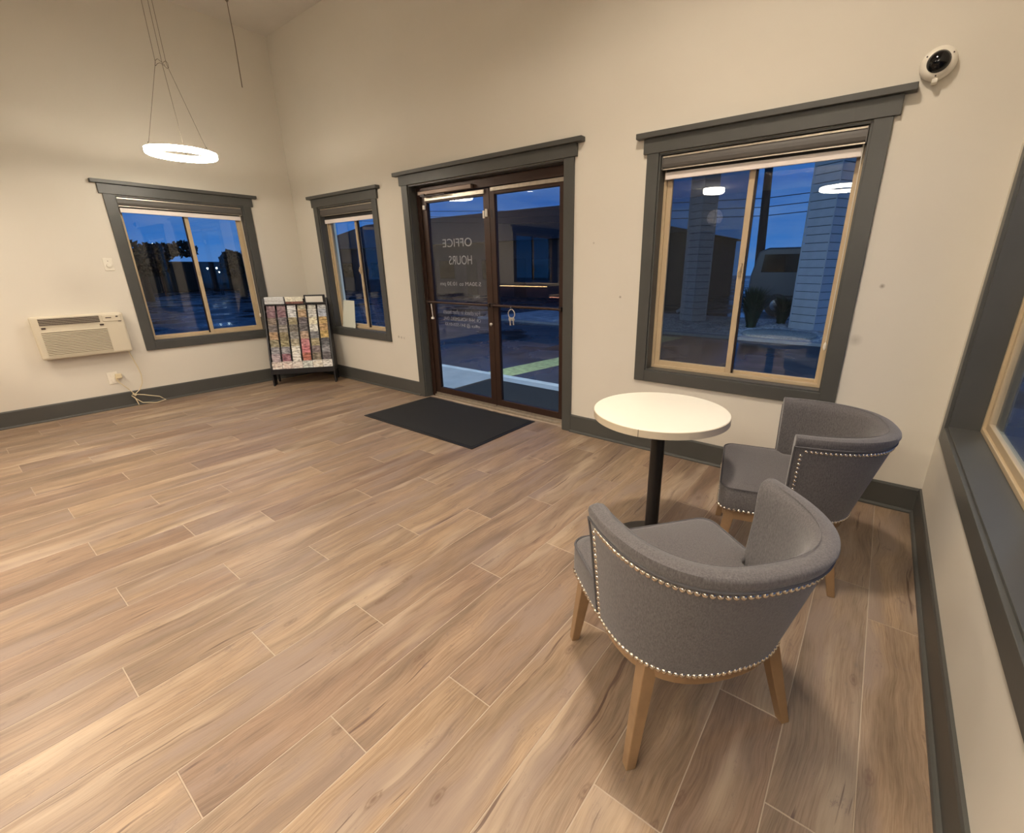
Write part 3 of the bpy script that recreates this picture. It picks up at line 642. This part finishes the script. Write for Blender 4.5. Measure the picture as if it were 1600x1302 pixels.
# bush on the gravel
def bush(loc, n, h, label, mt='leaf', spread=.45, seed=1):
    rnd = random.Random(seed); P = thing('spiky_shrub', label, 'shrub', loc)
    mb = MB()
    for i in range(n):
        a = rnd.uniform(0, 2*PI); r0 = rnd.uniform(0, .12); r1 = rnd.uniform(.15, spread); hh = h*rnd.uniform(.5, 1)
        p0 = Vector((r0*math.cos(a), r0*math.sin(a), 0)); p1 = Vector((r1*.5*math.cos(a), r1*.5*math.sin(a), hh*.7)); p2 = Vector((r1*math.cos(a), r1*math.sin(a), hh*.95))
        s = Vector((-math.sin(a), math.cos(a), 0))*.012
        mb.add([p0-s, p0+s, p1+s*1.3, p1-s*1.3, p2], [(0, 1, 2, 3), (3, 2, 4)])
    mb.build('foliage', mt, P)
    MB().tube([(0, 0, -.02), (.01, 0, .12)], [.05, .03], 8).build('root_crown', 'bark', P)
    return P
bush((3.75, 9.7, -.1), 520, 1.15, 'green spiky shrub in the gravel just left of the porch column', spread=.6)
bush((4.25, 11.0, -.1), 300, .85, 'low green spiky shrub close behind the taller one, before the van wheel', spread=.5, seed=4)
# trees outside the left window
def tree(loc, crown, label, seed):
    rnd = random.Random(seed); P = thing('broadleaf_tree', label, 'tree', loc)
    H_ = crown[2]
    MB().tube([(0, 0, 0), (.1, 0, H_*.5), (.0, .1, H_*.8)], [.22, .16, .06], 8).build('trunk', 'bark', P, smooth=True)
    mb = MB()
    cl_ = [(rnd.gauss(0, .45), rnd.gauss(0, .45), rnd.uniform(-.6, .6)) for _ in range(16)]
    for i in range(3400):
        c = rnd.choice(cl_); v = Vector((rnd.gauss(0, 1), rnd.gauss(0, 1), rnd.gauss(0, 1))).normalized()*rnd.uniform(.25, .42)
        p = Vector(((c[0]+v.x)*crown[0], (c[1]+v.y)*crown[0], H_*.72+(c[2]+v.z)*crown[1])); s = .14
        a = Vector((rnd.uniform(-1, 1), rnd.uniform(-1, 1), rnd.uniform(-1, 1))).normalized()*s; b = a.cross(Vector((rnd.uniform(-1, 1), rnd.uniform(-1, 1), rnd.uniform(-1, 1)))).normalized()*s*.6
        mb.add([p-a, p+b, p+a, p-b], [(0, 1, 2, 3)])
    mb.build('foliage', 'leaf_dark', P)
tree((-24, 3.9, -.125), (1.35, .95, 3.0), 'dark tree outside, seen through the left pane of the window by the air conditioner', 1)
tree((-24, 8.3, -.125), (1.1, .85, 2.7), 'dark tree outside, seen through the right pane of the window by the air conditioner', 2)
tree((-30, 12.6, -.125), (2.0, .8, 2.3), 'low dark tree farthest off outside the window by the air conditioner', 3)
tree((9.0, 22, -.125), (1.8, 1.4, 4.4), 'dark tree beyond the van, right of the porch column', 5)
o = MB().box(-36, -35, -20, 30, -.125, 2.0).build('boundary_hedge', 'leaf_dark', bevel=.1); tag(o, 'long dark hedge far beyond the window by the air conditioner', 'hedge')
for k, (px, py, pz, s, lb) in enumerate([(-32.0, 6.67, 2.95, .10, 'bright street light seen high in the left pane of the window by the air conditioner'), (-28, 8.05, 1.50, .05, 'left of the distant lights low in the right pane'), (-28, 8.55, 1.52, .05, 'middle one of the distant lights low in the right pane'), (-28, 8.65, 1.28, .035, 'lowest of the distant lights low in the right pane')]):
    P = thing('street_light', lb, 'street light', (px, py, -.125), 0, 'distant lights outside')
    MB().tube([(0, 0, 0), (0, 0, pz+.1)], .04, 6).build('lamp_post', 'distant_dark', P)
    MB().lathe([(s*.4, -s), (s, 0), (s*.4, s)], (.05, 0, pz+.125), 10).build('lamp_head', 'far_lamp', P, smooth=True)

# ------------------------------------------------------------------ air conditioner
P = thing('air_conditioner', 'cream wall air conditioner left of the window on the left wall', 'air conditioner', (0, -2.34, .8))
a0, a1, z0, z1 = -.335, .335, -.20, .205
MB().box(0, .055, a0+.02, a1-.02, z0+.015, z1-.015).build('sleeve', 'cream_plastic', P, .004)
fr = MB(); fr.box(.055, .10, a0, a1, z0, z1); fr.build('front_cover', 'cream_plastic', P, .018)
MB().box(.094, .103, a0+.055, a1-.19, z1-.088, z1-.02).build('air_outlet', 'vent_dark', P, .002, label='dark upper air outlet')
for k in range(5): MB().box(.101, .107, a0+.055, a1-.19, z1-.085+k*.0145, z1-.082+k*.0145).build('louvre', 'cream_plastic', P)
for k in range(3): MB().box(.1005, .106, a0+.16+k*.11, a0+.163+k*.11, z1-.086, z1-.022).build('louvre_divider', 'vent_dark', P)
MB().box(.099, .106, a1-.17, a1-.03, z1-.082, z1-.022).build('control_panel', 'cream_plastic', P, .003)
MB().box(.105, .1075, a1-.145, a1-.10, z1-.052, z1-.043).build('display', 'vent_dark', P); MB().box(.105, .1075, a1-.065, a1-.048, z1-.045, z1-.033).build('button', 'vent_dark', P)
MB().box(.105, .1072, a1-.055, a1-.03, z1-.090, z1-.085).build('badge', 'vent_dark', P)
for y in (a0+.06, a1-.20): MB().box(.098, .105, y, y+.03, z1-.118, z1-.104).build('clip', 'vent_dark', P)
MB().box(.099, .103, a0+.055, a1-.16, z1-.103, z1-.096).build('cover_ridge', 'cream_plastic', P, .002)
for k in range(15):
    z = z0+.032+k*.0158; MB().prism([(.098, 0), (.106, .002), (.106, .007), (.098, .010)], a0+.05, a1-.155, lambda d, zz, y, z=z: (d, y, z+zz)).build('intake_louvre', 'cream_plastic', P)
for k in range(15):
    z = z0+.0425+k*.0158; MB().box(.099, .1008, a0+.05, a1-.155, z, z+.0035).build('intake_slot', 'slot', P) if k < 14 else None
P = thing('power_cord', 'pale power cord hanging from the air conditioner to the wall outlet', 'cord', (0, -2.1, .3))
q = lambda x, y, z: (x, y+2.1, z-.3)
MB().tube([q(.03, -2.035, .60), q(.03, -2.02, .52), q(.035, -2.0, .42), q(.04, -1.99, .33), q(.04, -2.0, .24), q(.045, -2.04, .17), q(.05, -2.09, .13), q(.05, -2.13, .2), q(.03, -2.19, .29), q(.025, -2.20, .335)], .0045, 8).build('cable', 'cord', P, smooth=True)
MB().tube([q(.05, -2.09, .13), q(.06, -2.02, .11), q(.10, -1.90, .07), q(.13, -1.86, .03), q(.12, -1.94, .012), q(.07, -2.05, .03), q(.05, -2.1, .09), q(.045, -2.12, .12)], .0042, 8).build('coil', 'cord', P, smooth=True)
MB().tube([q(.05, -2.1, .10), q(.06, -2.09, .05), q(.07, -2.085, .012)], .004, 8).build('tail', 'cord', P, smooth=True)
MB().tube([q(.048, -2.085, .115), q(.05, -2.105, .14)], .010, 8).build('cable_tie', 'cord', P)
MB().box(.007, .04, .085-.18, .085-.13, .02, .07).build('plug', 'cord', P, .006)
P = thing('wall_outlet', 'white wall outlet just above the baseboard under the air conditioner', 'outlet', (0, -2.215, .33))
MB().box(0, .006, -.042, .042, -.062, .062).build('face_plate', 'white_plastic', P, .002)
for z in (-.028, .028): MB().box(.006, .009, -.017, .017, z-.016, z+.016).build('socket', 'white_plastic', P, .002)
P = thing('dimmer_switch', 'white square dimmer switch plate with a round knob beside the left window', 'switch', (0, -1.985, 1.475))
MB().box(0, .007, -.038, .038, -.060, .060).build('face_plate', 'white_plastic', P, .002)
MB().lathe([(.020, 0), (.019, .016), (.006, .018)], (0, 0, 0), 20, lambda x, y, z: (.007+z, x, y-.012)).build('knob', 'white_plastic', P, smooth=True)
MB().box(.007, .0085, -.003, .003, .028, .034).build('indicator', 'vent_dark', P)

# ------------------------------------------------------------------ dome camera on the back wall
P = thing('dome_camera', 'white dome security camera on the wall right of the large window head', 'camera', (6.455, 0, 2.345))
TC = lambda x, y, z: (x, -z, y)
MB().lathe([(.062, 0), (.068, .006), (.072, .022), (.068, .040), (.055, .052), (.048, .054)], (0, 0, 0), 36, TC).build('housing', 'white_plastic', P, smooth=True)
MB().lathe([(.047, .050), (.044, .064), (.034, .078), (.018, .087), (.002, .089)], (0, 0, 0), 32, TC).build('dome', 'black_gloss', P, smooth=True, label='glossy black dome')
for a in (.5, 2.6, 4.7):
    MB().lathe([(.0035, .050), (.003, .054)], (.057*math.cos(a), .057*math.sin(a), 0), 8, TC).build('screw', 'vent_dark', P)
MB().box(-.012, .012, -.05, -.01, -.085, -.066).build('cable_tab', 'white_plastic', P, .003)

# ------------------------------------------------------------------ door mat, keys, pull tab, board on the sill
P = thing('door_mat', 'black ribbed rubber-edged mat on the floor inside the glass door', 'mat', (3.18, -.42, 0))
MB().box(-.765, .765, -.43, .43, 0, .006).build('rubber_border', 'rubber_edge', P, .003)
MB().box(-.735, .735, -.40, .40, .006, .009).build('mat_pile', 'mat_rubber', P, .002)
P = thing('key_bunch', 'ring of keys hanging from the right push bar of the glass door', 'keys', (3.65, .048, 1.06))
pts = [(.040*math.sin(t*2*PI/20), .0, -.052+.040*math.cos(t*2*PI/20)) for t in range(21)]
MB().tube(pts, .0042, 8, False).build('key_ring', 'nickel', P, smooth=True)
MB().tube([(0, .014, .010), (.0, -.006, .014), (.0, -.010, 0), (0, -.004, -.014)], .003, 6).build('hook', 'chrome', P)
for dx, tl in ((-.016, -.16), (.024, -.155)):
    k_ = MB().lathe([(.016, -.002), (.016, .002)], (0, 0, 0), 14, lambda x, y, z, dx=dx: (dx+x, -.004+z, -.100+y))
    k_.box(dx-.005, dx+.005, -.006, -.002, tl, -.11); k_.box(dx+.005, dx+.010, -.006, -.002, tl+.002, tl+.010); k_.box(dx+.005, dx+.009, -.006, -.002, tl+.016, tl+.022)
    k_.build('key', 'nickel', P)
MB().box(-.028, -.004, -.010, -.006, -.118, -.085).box(.008, .032, -.012, -.008, -.115, -.085).build('key_head', 'nickel', P, .003)
P = thing('pull_tab', 'small white pull cord with a round end at the left hinge of the glass door', 'pull cord', (2.515, .048, 1.055))
MB().tube([(0, 0, 0), (.006, 0, -.07), (.012, 0, -.135)], [.006, .0045, .004], 8).build('cord', 'white_plastic', P, smooth=True)
MB().lathe([(.006, .012), (.016, .004), (.018, -.010), (.006, -.016)], (.008, 0, -.148), 12).build('bead', 'white_plastic', P, smooth=True)
# pale board leaning in window 2
o = MB().add([(.715, .035, .690), (1.005, .035, .690), (.98, .082, 1.03), (.735, .082, 1.03), (.715, .041, .690), (1.005, .041, .690), (.98, .087, 1.03), (.735, .087, 1.03)],
             [(0, 1, 2, 3), (4, 7, 6, 5), (0, 4, 5, 1), (1, 5, 6, 2), (2, 6, 7, 3), (3, 7, 4, 0)]).build('leaning_board', 'board'); tag(o, 'blank pale board leaning on the sill of the window beside the brochure rack', 'board')

# ------------------------------------------------------------------ brochure rack
uu = Vector((.597, .802, 0)); ang = math.atan2(.802, .597)
RK = thing('brochure_rack', 'black floor rack of brochures standing in the corner between two windows', 'rack', (.39, -.823, 0), ang)
# local: x along front (0..0.75), y = depth (0 front, positive into the corner), z up
RW = .74  # rack width
def side(x):
    MB().prism([(0.0, 0), (.13, 0), (.16, .14), (.235, .14), (.27, 0), (.31, 0), (.31, 1.04), (.27, 1.07), (.22, 1.07), (.19, .98), (-.0, .22)], x, x+.018, lambda y, z, xx: (xx, y, z)).build('side_panel', 'black_wood', RK, .002)
side(0); side(RW-.018)
MB().box(.018, RW-.018, .29, .305, .16, 1.06).build('back_panel', 'black_wood', RK)
MB().box(.018, RW-.018, .0, .29, .165, .180).build('bottom_shelf', 'black_wood', RK)
MB().box(.018, RW-.018, -.004, .008, .150, .215).build('front_lip', 'black_wood', RK, .002)
MB().box(.018, RW-.018, .21, .30, .985, 1.0).build('top_shelf', 'black_wood', RK)
NT = 9; z_of = lambda t: .185 + t*.0885; y_of = lambda t: .012 + t*.0245
for t in range(NT):
    MB().box(.018, RW-.018, y_of(t)-.006, y_of(t)-.002, z_of(t)-.0, z_of(t)+.022).build('pocket_front', 'black_wood', RK)
    MB().box(.018, RW-.018, y_of(t)-.002, y_of(t)+.030, z_of(t), z_of(t)+.004).build('pocket_floor', 'black_wood', RK)
for c in range(1, 6):
    x = .018 + c*(RW-.036)/6
    MB().prism([(y_of(0)-.004, .18), (y_of(8)-.004, .93), (.29, .93), (.29, .18)], x-.0015, x+.0015, lambda y, z, xx: (xx, y, z)).build('column_divider', 'black_wood', RK)
pal = [  # rows from the top; colours of six columns (main, accent)
 ['8a5f68', '8a6068', 'd4d6d8', 'a8a07c', 'b8b8ac', 'b9bdc0'],
 ['7b4a5a', '83505f', 'cfd2d4', 'b08a5a', 'c2c2ba', '9aa4b8'],
 ['806a58', '6c6068', '9a8c60', '5c5058', 'e0d6b0', 'c49a48'],
 ['6f6462', '8c8478', '6e6658', '5a5458', 'd8d6c8', 'c0904a'],
 ['b58c5c', '8c7c50', '84827c', 'b89474', '76777c', 'c8a040'],
 ['8f8560', '9a8e5a', 'a89c7c', 'd07880', 'a89868', '54545c'],
 ['8c8c94', '8e8e96', 'ece8d8', 'd86c78', '7e6a6c', '84848c'],
 ['b09ca4', '9a5a6c', 'efe9da', 'c8644c', '84745c', '5c545a'],
 ['dccfc8', 'b06058', '40506c', 'e0905c', 'dfe4c8', '6c625c']]
bot = ['e4cfc2', 'ead0c4', 'e6d8cc', 'c8cfc8', 'e8e0cc', 'e6e4dc']
def hexc(h):
    c = [int(h[k:k+2], 16) for k in (0, 2, 4)]; g = sum(c)/3
    return srgb(*[v*.72+g*.28 for v in c])
cname = {}
def bro_mat(h, i):
    m = bpy.data.materials.new('brochure_print'); m.use_nodes = True; nt = m.node_tree; b = nt.nodes['Principled BSDF']; L = nt.links.new
    tcn = N(nt, 'ShaderNodeTexCoord'); mpn = N(nt, 'ShaderNodeMapping'); mpn.inputs['Scale'].default_value = (16, 16, 34); mpn.inputs['Location'].default_value = (i*3.1, 0, i*1.7); L(tcn.outputs['Object'], mpn.inputs[0])
    n = N(nt, 'ShaderNodeTexNoise', Scale=1.4, Detail=3.0); L(mpn.outputs[0], n.inputs['Vector'])
    r = N(nt, 'ShaderNodeValToRGB'); L(n.outputs['Fac'], r.inputs[0]); c = hexc(h); el = r.color_ramp.elements
    el[0].position = .36; el[0].color = (c[0]*.5, c[1]*.5, c[2]*.52, 1); el[1].position = .66; el[1].color = (min(c[0]*1.3+.10, .9), min(c[1]*1.3+.10, .9), min(c[2]*1.3+.10, .9), 1)
    e = el.new(.5); e.color = c
    L(r.outputs[0], b.inputs['Base Color']); b.inputs['Roughness'].default_value = .35; return m
def colour_word(h):
    r, g, b = int(h[0:2], 16), int(h[2:4], 16), int(h[4:6], 16); mxx, mnn = max(r, g, b), min(r, g, b)
    if mxx-mnn < 22: return 'white' if mnn > 205 else 'pale grey' if mnn > 160 else 'grey' if mnn > 100 else 'dark grey'
    if r == mxx and b > g-4: return 'pink' if r > 190 else 'plum'
    if b == mxx: return 'blue-grey'
    if r > 215 and g > 195: return 'cream'
    if r > 185 and g > 140: return 'mustard'
    if r > 190: return 'orange'
    return 'tan' if r > 150 else 'olive-brown' if g > r-18 else 'brown'
rows = ['top', 'second', 'third', 'fourth', 'fifth', 'sixth', 'seventh', 'eighth', 'ninth']
cols = ['leftmost', 'second', 'third', 'fourth', 'fifth', 'rightmost']
cw = (RW-.036)/6
rotm = Matrix.Rotation(ang, 4, 'Z'); base0 = Vector((.39, -.823, 0))
rnd = random.Random(5)
def brochure(cx, t, h, i, label, hh=.118, name='brochure', y_add=0, wd=None, grp='brochures in the rack'):
    p = base0 + rotm @ Vector((cx, y_of(t)+.004+y_add, z_of(t)+.005))
    wd = wd or cw*.82
    mb = MB()
    for s in range(3): mb.box(-wd/2+.001*s, wd/2-.0012*s, .0022*s+.003*s, .0022*s+.004+.003*s, 0, hh-.004*s+rnd.uniform(-.004, .004))
    me = mb.mesh(name); me.materials.append(bro_mat(h, i)); o = bpy.data.objects.new(name, me); col.objects.link(o)
    o.location = p; o.rotation_euler = (-.14, 0, ang); tag(o, label, 'brochure', grp); return o
i = 0
for rrow in range(8):
    t = 8-rrow
    for c in range(6):
        h = pal[rrow][c]; i += 1
        brochure(.018+cw*(c+.5), t, h, i, '%s brochures in the %s pocket row from the top, %s column of the rack' % (colour_word(h), rows[rrow], cols[c]))
for c in range(6):
    brochure(.018+cw*(c+.5), 0, bot[c], 60+c, '%s card brochures in the bottom pocket row, %s column of the rack' % (colour_word(bot[c]), cols[c]), hh=.115, wd=cw*.97)
def on_rack(name, x, y, z, parts, label, cat, rz=0):
    p = base0 + rotm @ Vector((x, y, z)); P = thing(name, label, cat, p, ang+rz)
    for (nm, bx, mt, bv) in parts: MB().box(*bx).build(nm, mt, P, bv)
    return P
mat('pale_print', srgb(205, 208, 210), .4, var=(40, .15)); mat('dark_print', srgb(120, 80, 72), .5, var=(60, .5)); mat('light_print', srgb(225, 222, 205), .5, var=(50, .25))
on_rack('leaflet_box', .135, .235, 1.002, [('tray', (-.11, .11, -.03, .05, 0, .04), 'pale_print', .003), ('leaflet', (-.108, .108, -.034, .04, .04, .085), 'pale_print', .004)], 'pale grey box of leaflets on top of the rack, left end', 'box')
on_rack('booklet_stack', .36, .235, 1.002, [('booklet', (-.10, .10, -.03, .04, 0, .032), 'dark_print', .002), ('card', (-.10, .10, -.034, -.026, .028, .085), 'light_print', .001)], 'booklets with a printed card on top of the rack, in the middle', 'booklets')
on_rack('card_holder', .59, .24, 1.002, [('holder_back', (-.125, .125, .02, .03, 0, .105), 'black_wood', .012), ('holder_base', (-.125, .125, -.03, .03, 0, .012), 'black_wood', .003), ('white_card', (-.10, .10, -.016, -.010, .013, .088), 'paper', .001)], 'black holder with a white card on top of the rack, right end', 'card holder')

# ------------------------------------------------------------------ round table
P = thing('round_table', 'round white table on a black pedestal before the large window', 'table', (5.672, -1.232, 0))
MB().lathe([(.318, .722), (.320, .724), (.320, .758), (.318, .760), (.01, .760)], (0, 0, 0), 96).build('tabletop', 'laminate', P, smooth=True)
MB().lathe([(.3205, .7235), (.3222, .7245), (.3222, .7565), (.3205, .7575)], (0, 0, 0), 96).build('edge_band', 'laminate_edge', P, smooth=True, label='beige edge band with a fine joint')
MB().box(-.0008, .0008, -.3232, -.320, .724, .757, lambda x, y, z: (x*math.cos(.1)-y*math.sin(.1), x*math.sin(.1)+y*math.cos(.1), z)).build('band_joint', 'vent_dark', P)
MB().lathe([(.034, .02), (.034, .70)], (0, 0, 0), 28).build('pedestal', 'black', P, smooth=True)
MB().lathe([(.12, .70), (.12, .7215)], (0, 0, 0), 24).build('top_plate', 'black', P, smooth=True)
MB().lathe([(.215, 0), (.215, .010), (.18, .020), (.07, .035), (.045, .06), (.036, .08)], (0, 0, 0), 48).build('foot_disc', 'black', P, smooth=True)

# ------------------------------------------------------------------ barrel chairs
def sup(w, d, th, n=2.5):
    c, s = math.cos(th), math.sin(th)
    return (w*math.copysign(abs(c)**(2/n), c)*-1, -d*abs(s)**(2/n))     # (side, forward)
def chair(label, loc, fdir):
    # local axes: x = right of the sitter, y = forward
    P = thing('barrel_chair', label, 'chair', loc, math.atan2(fdir[1], fdir[0])-PI/2, 'grey barrel chairs at the round table')
    NTH = 56; WB, DB, WT, DT = .285, .305, .328, .425; ZB, ZT = .335, .752
    def outer(th, z):
        k = (z-ZB)/(ZT-ZB); kk = k
        return sup(WB+(WT-WB)*kk, DB+(DT-DB)*kk, th)
    def nrm(th, z):
        a = Vector(outer(max(th-.02, 0), z)); b = Vector(outer(min(th+.02, PI), z)); t = (b-a).normalized(); return Vector((t.y, -t.x)) * -1
    # check outward
    def off(th, z, o):
        p = Vector(outer(th, z)); n = nrm(th, z)
        if n.dot(Vector((p.x, p.y-.02))) < 0: n = -n
        q = p + n*o; return (q.x, q.y, z)
    thk = lambda th: .054+.006*math.sin(th)
    prof = []
    def section(th):
        T_ = thk(th); pts = []
        for z in (ZB, .42, .50, .58, .66, .706): pts.append(off(th, z, 0))
        pts.append(off(th, .712, .004)); pts.append(off(th, .735, .006)); pts.append(off(th, .747, .001)); pts.append(off(th, .752, -.012))
        pts.append(off(th, .754, -T_*.5)); pts.append(off(th, .748, -T_+.010)); pts.append(off(th, .735, -T_)); pts.append(off(th, .70, -T_-.002))
        for z in (.62, .54, .46, .38): pts.append(off(th, z, -.048))
        pts.append(off(th, ZB, -.045)); return pts
    mb = MB(); secs = [section(PI*i/NTH) for i in range(NTH+1)]; ns = len(secs[0])
    for i, s in enumerate(secs):
        for p in s: mb.v.append(p)
    for i in range(NTH):
        for j in range(ns): mb.f.append((i*ns+j, i*ns+(j+1) % ns, (i+1)*ns+(j+1) % ns, (i+1)*ns+j))
    mb.f.append(tuple(range(ns))); mb.f.append(tuple(NTH*ns+j for j in range(ns-1, -1, -1)))
    bk = mb.build('backrest', 'fabric', P, smooth=True); md = bk.modifiers.new('bevel', 'BEVEL'); md.width = .006; md.segments = 3; md.limit_method = 'ANGLE'; md.angle_limit = 1.0
    # piping under the top roll and down the arm fronts
    pipe = [off(0, .36, .002), off(0, .5, .002), off(0, .66, .002)] + [off(PI*i/60, .708, .005) for i in range(61)] + [off(PI, .66, .002), off(PI, .5, .002), off(PI, .36, .002)]
    MB().tube(pipe, .0036, 6).build('piping', 'welt', bk, smooth=True)
    seam = [(p[0], p[1], p[2]) for p in [(lambda T_, th: (off(th, .7545, -T_+.014)))(thk(PI*i/60), PI*i/60) for i in range(2, 59)]]
    MB().tube(seam, .0011, 5).build('seam', 'fabric', bk, smooth=True)
    # nail heads
    nm = MB()
    def nail(p, n, r=.0082):
        n = Vector(n).normalized(); a = n.orthogonal().normalized(); b = n.cross(a); p = Vector(p)
        k = len(nm.v); m_ = 8
        for rr, h in ((1, 0), (.8, .45), (.4, .68)):
            for j in range(m_):
                t = 2*PI*j/m_; nm.v.append(tuple(p+(a*math.cos(t)+b*math.sin(t))*r*rr+n*r*h))
        for q in range(2):
            for j in range(m_): nm.f.append((k+q*m_+j, k+q*m_+(j+1) % m_, k+(q+1)*m_+(j+1) % m_, k+(q+1)*m_+j))
        nm.f.append(tuple(k+2*m_+j for j in range(m_)))
    def along(fn, step, L0=0):
        # fn(t)->(point, normal); place at equal arc length
        N_ = 600; P_ = [fn(t/N_) for t in range(N_+1)]; acc = step
        for i in range(1, N_+1):
            acc += (Vector(P_[i][0])-Vector(P_[i-1][0])).length
            if acc >= step: nail(*P_[i]); acc = 0
    def on(th, z):
        p = off(th, z, .0005); n = Vector(off(th, z, 1))-Vector(off(th, z, 0)); return (p, (n.x, n.y, 0))
    eps = .06
    along(lambda t: on(eps+(PI-2*eps)*t, .690), .0168)
    along(lambda t: on(.0+(PI)*t, .343), .0160)
    for th in (eps*.6, PI-eps*.6): along(lambda t: on(th, .36+.325*t), .0205)
    # seat cushion: boxed, rounded front corners, crowned top
    def seat_outline(g):
        pts = []
        w = .293-g; f = .262-g; rc = .05
        for s_, cx in ((1, w-rc), (-1, -(w-rc))):
            rng = range(0, 7)
            arc = [(cx+s_*rc*math.cos(a*PI/12), f-rc+rc*math.sin(a*PI/12)) for a in rng]
            if s_ == 1: pts += arc
            else: pts += arc[::-1]
        pts += [(-w, .06), (-w+.0, .0), (-.235+g*.3, -.02)]
        for k in range(0, 13):
            th = PI*k/12; x, y = sup(.225-g*.3, .235, th); pts.append((x, y-.03))
        pts += [(.235-g*.3, -.02), (w, .0), (w, .06)]
        return pts
    rings = [(.012, .337), (.003, .345), (0, .36), (0, .44), (.003, .452), (.010, .460), (.03, .4655), (.08, .472), (.16, .477)]
    mb = MB(); n_ = len(seat_outline(0))
    for g, z in rings:
        for (x, y) in seat_outline(g if g < .05 else .03):
            if g >= .05:
                s_ = 1-(g-.03)/.26; x *= s_; y = (y+.0)*s_+.0
            bow = .012*max(0, 1-(x/.29)**2) if y > .1 else 0
            mb.v.append((x, y+bow, z))
    for i in range(len(rings)-1):
        for j in range(n_): mb.f.append((i*n_+j, i*n_+(j+1) % n_, (i+1)*n_+(j+1) % n_, (i+1)*n_+j))
    mb.f.append(tuple(range(n_-1, -1, -1))); mb.f.append(tuple((len(rings)-1)*n_+j for j in range(n_)))
    st = mb.build('seat', 'fabric', P, smooth=True)
    so = [(x, y+(.012*max(0, 1-(x/.29)**2) if y > .1 else 0)) for x, y in seat_outline(.002)]
    front = [so[-1]] + so[:14] + [so[14]]
    front = [p for p in ([so[-2], so[-1]] + so[:16])]
    MB().tube([(x, y, .456) for x, y in front], .004, 6).build('piping', 'welt', st, smooth=True)
    # nails along the seat bottom
    poly = [Vector((x, y, .347)) for x, y in front]; cum = [0]
    for i in range(1, len(poly)): cum.append(cum[-1]+(poly[i]-poly[i-1]).length)
    s_ = .01
    while s_ < cum[-1]-.005:
        i = max(k for k in range(len(cum)) if cum[k] <= s_); i = min(i, len(poly)-2); f = (s_-cum[i])/max(cum[i+1]-cum[i], 1e-6)
        p = poly[i].lerp(poly[i+1], f); d = poly[i+1]-poly[i]; nn = Vector((d.y, -d.x, 0))
        if nn.dot(Vector((p.x, p.y, 0))) < 0: nn = -nn
        nail(p+nn.normalized()*.001, nn); s_ += .0205
    o = nm.build('nailhead_trim', 'nail_metal', P, smooth=True, label='rows of bright round nailheads'); o['kind'] = 'stuff'
    # wooden rail
    mb = MB(); ol = []
    for x, y in seat_outline(.022)[:14]: ol.append((x, y))
    for k in range(0, 25):
        th = PI*k/24; x, y = sup(.268, .288, th); ol.append((x, y))
    n2 = len(ol)
    inn = [(x*.86, y*.86) for x, y in ol]
    for z in (.290, .337):
        mb.v += [(x, y, z) for x, y in ol]
    for z in (.337, .290):
        mb.v += [(x, y, z) for x, y in inn]
    for i in range(4):
        for j in range(n2): mb.f.append((i*n2+j, i*n2+(j+1) % n2, ((i+1) % 4)*n2+(j+1) % n2, ((i+1) % 4)*n2+j))
    mb.build('wooden_rail', 'oak', P)
    for (tx, ty, bx, by) in ((-.245, .205, -.275, .250), (.245, .205, .275, .250), (-.205, -.195, -.275, -.255), (.205, -.195, .275, -.255)):
        a, b = .024, .0155
        vs = [(tx+sx*a, ty+sy*a, .335) for sx, sy in ((-1, -1), (1, -1), (1, 1), (-1, 1))] + [(bx+sx*b, by+sy*b, 0) for sx, sy in ((-1, -1), (1, -1), (1, 1), (-1, 1))]
        MB().add(vs, [(0, 1, 2, 3), (7, 6, 5, 4), (0, 4, 5, 1), (1, 5, 6, 2), (2, 6, 7, 3), (3, 7, 4, 0)]).build('leg', 'oak', P, .003)
    return P
chair('grey barrel chair with nailhead trim in the foreground, its back to the viewer', (6.06, -1.96, 0), (-.78, .625))
chair('grey barrel chair with nailhead trim between the round table and the back wall corner', (6.188, -.92, 0), (-.973, -.23))
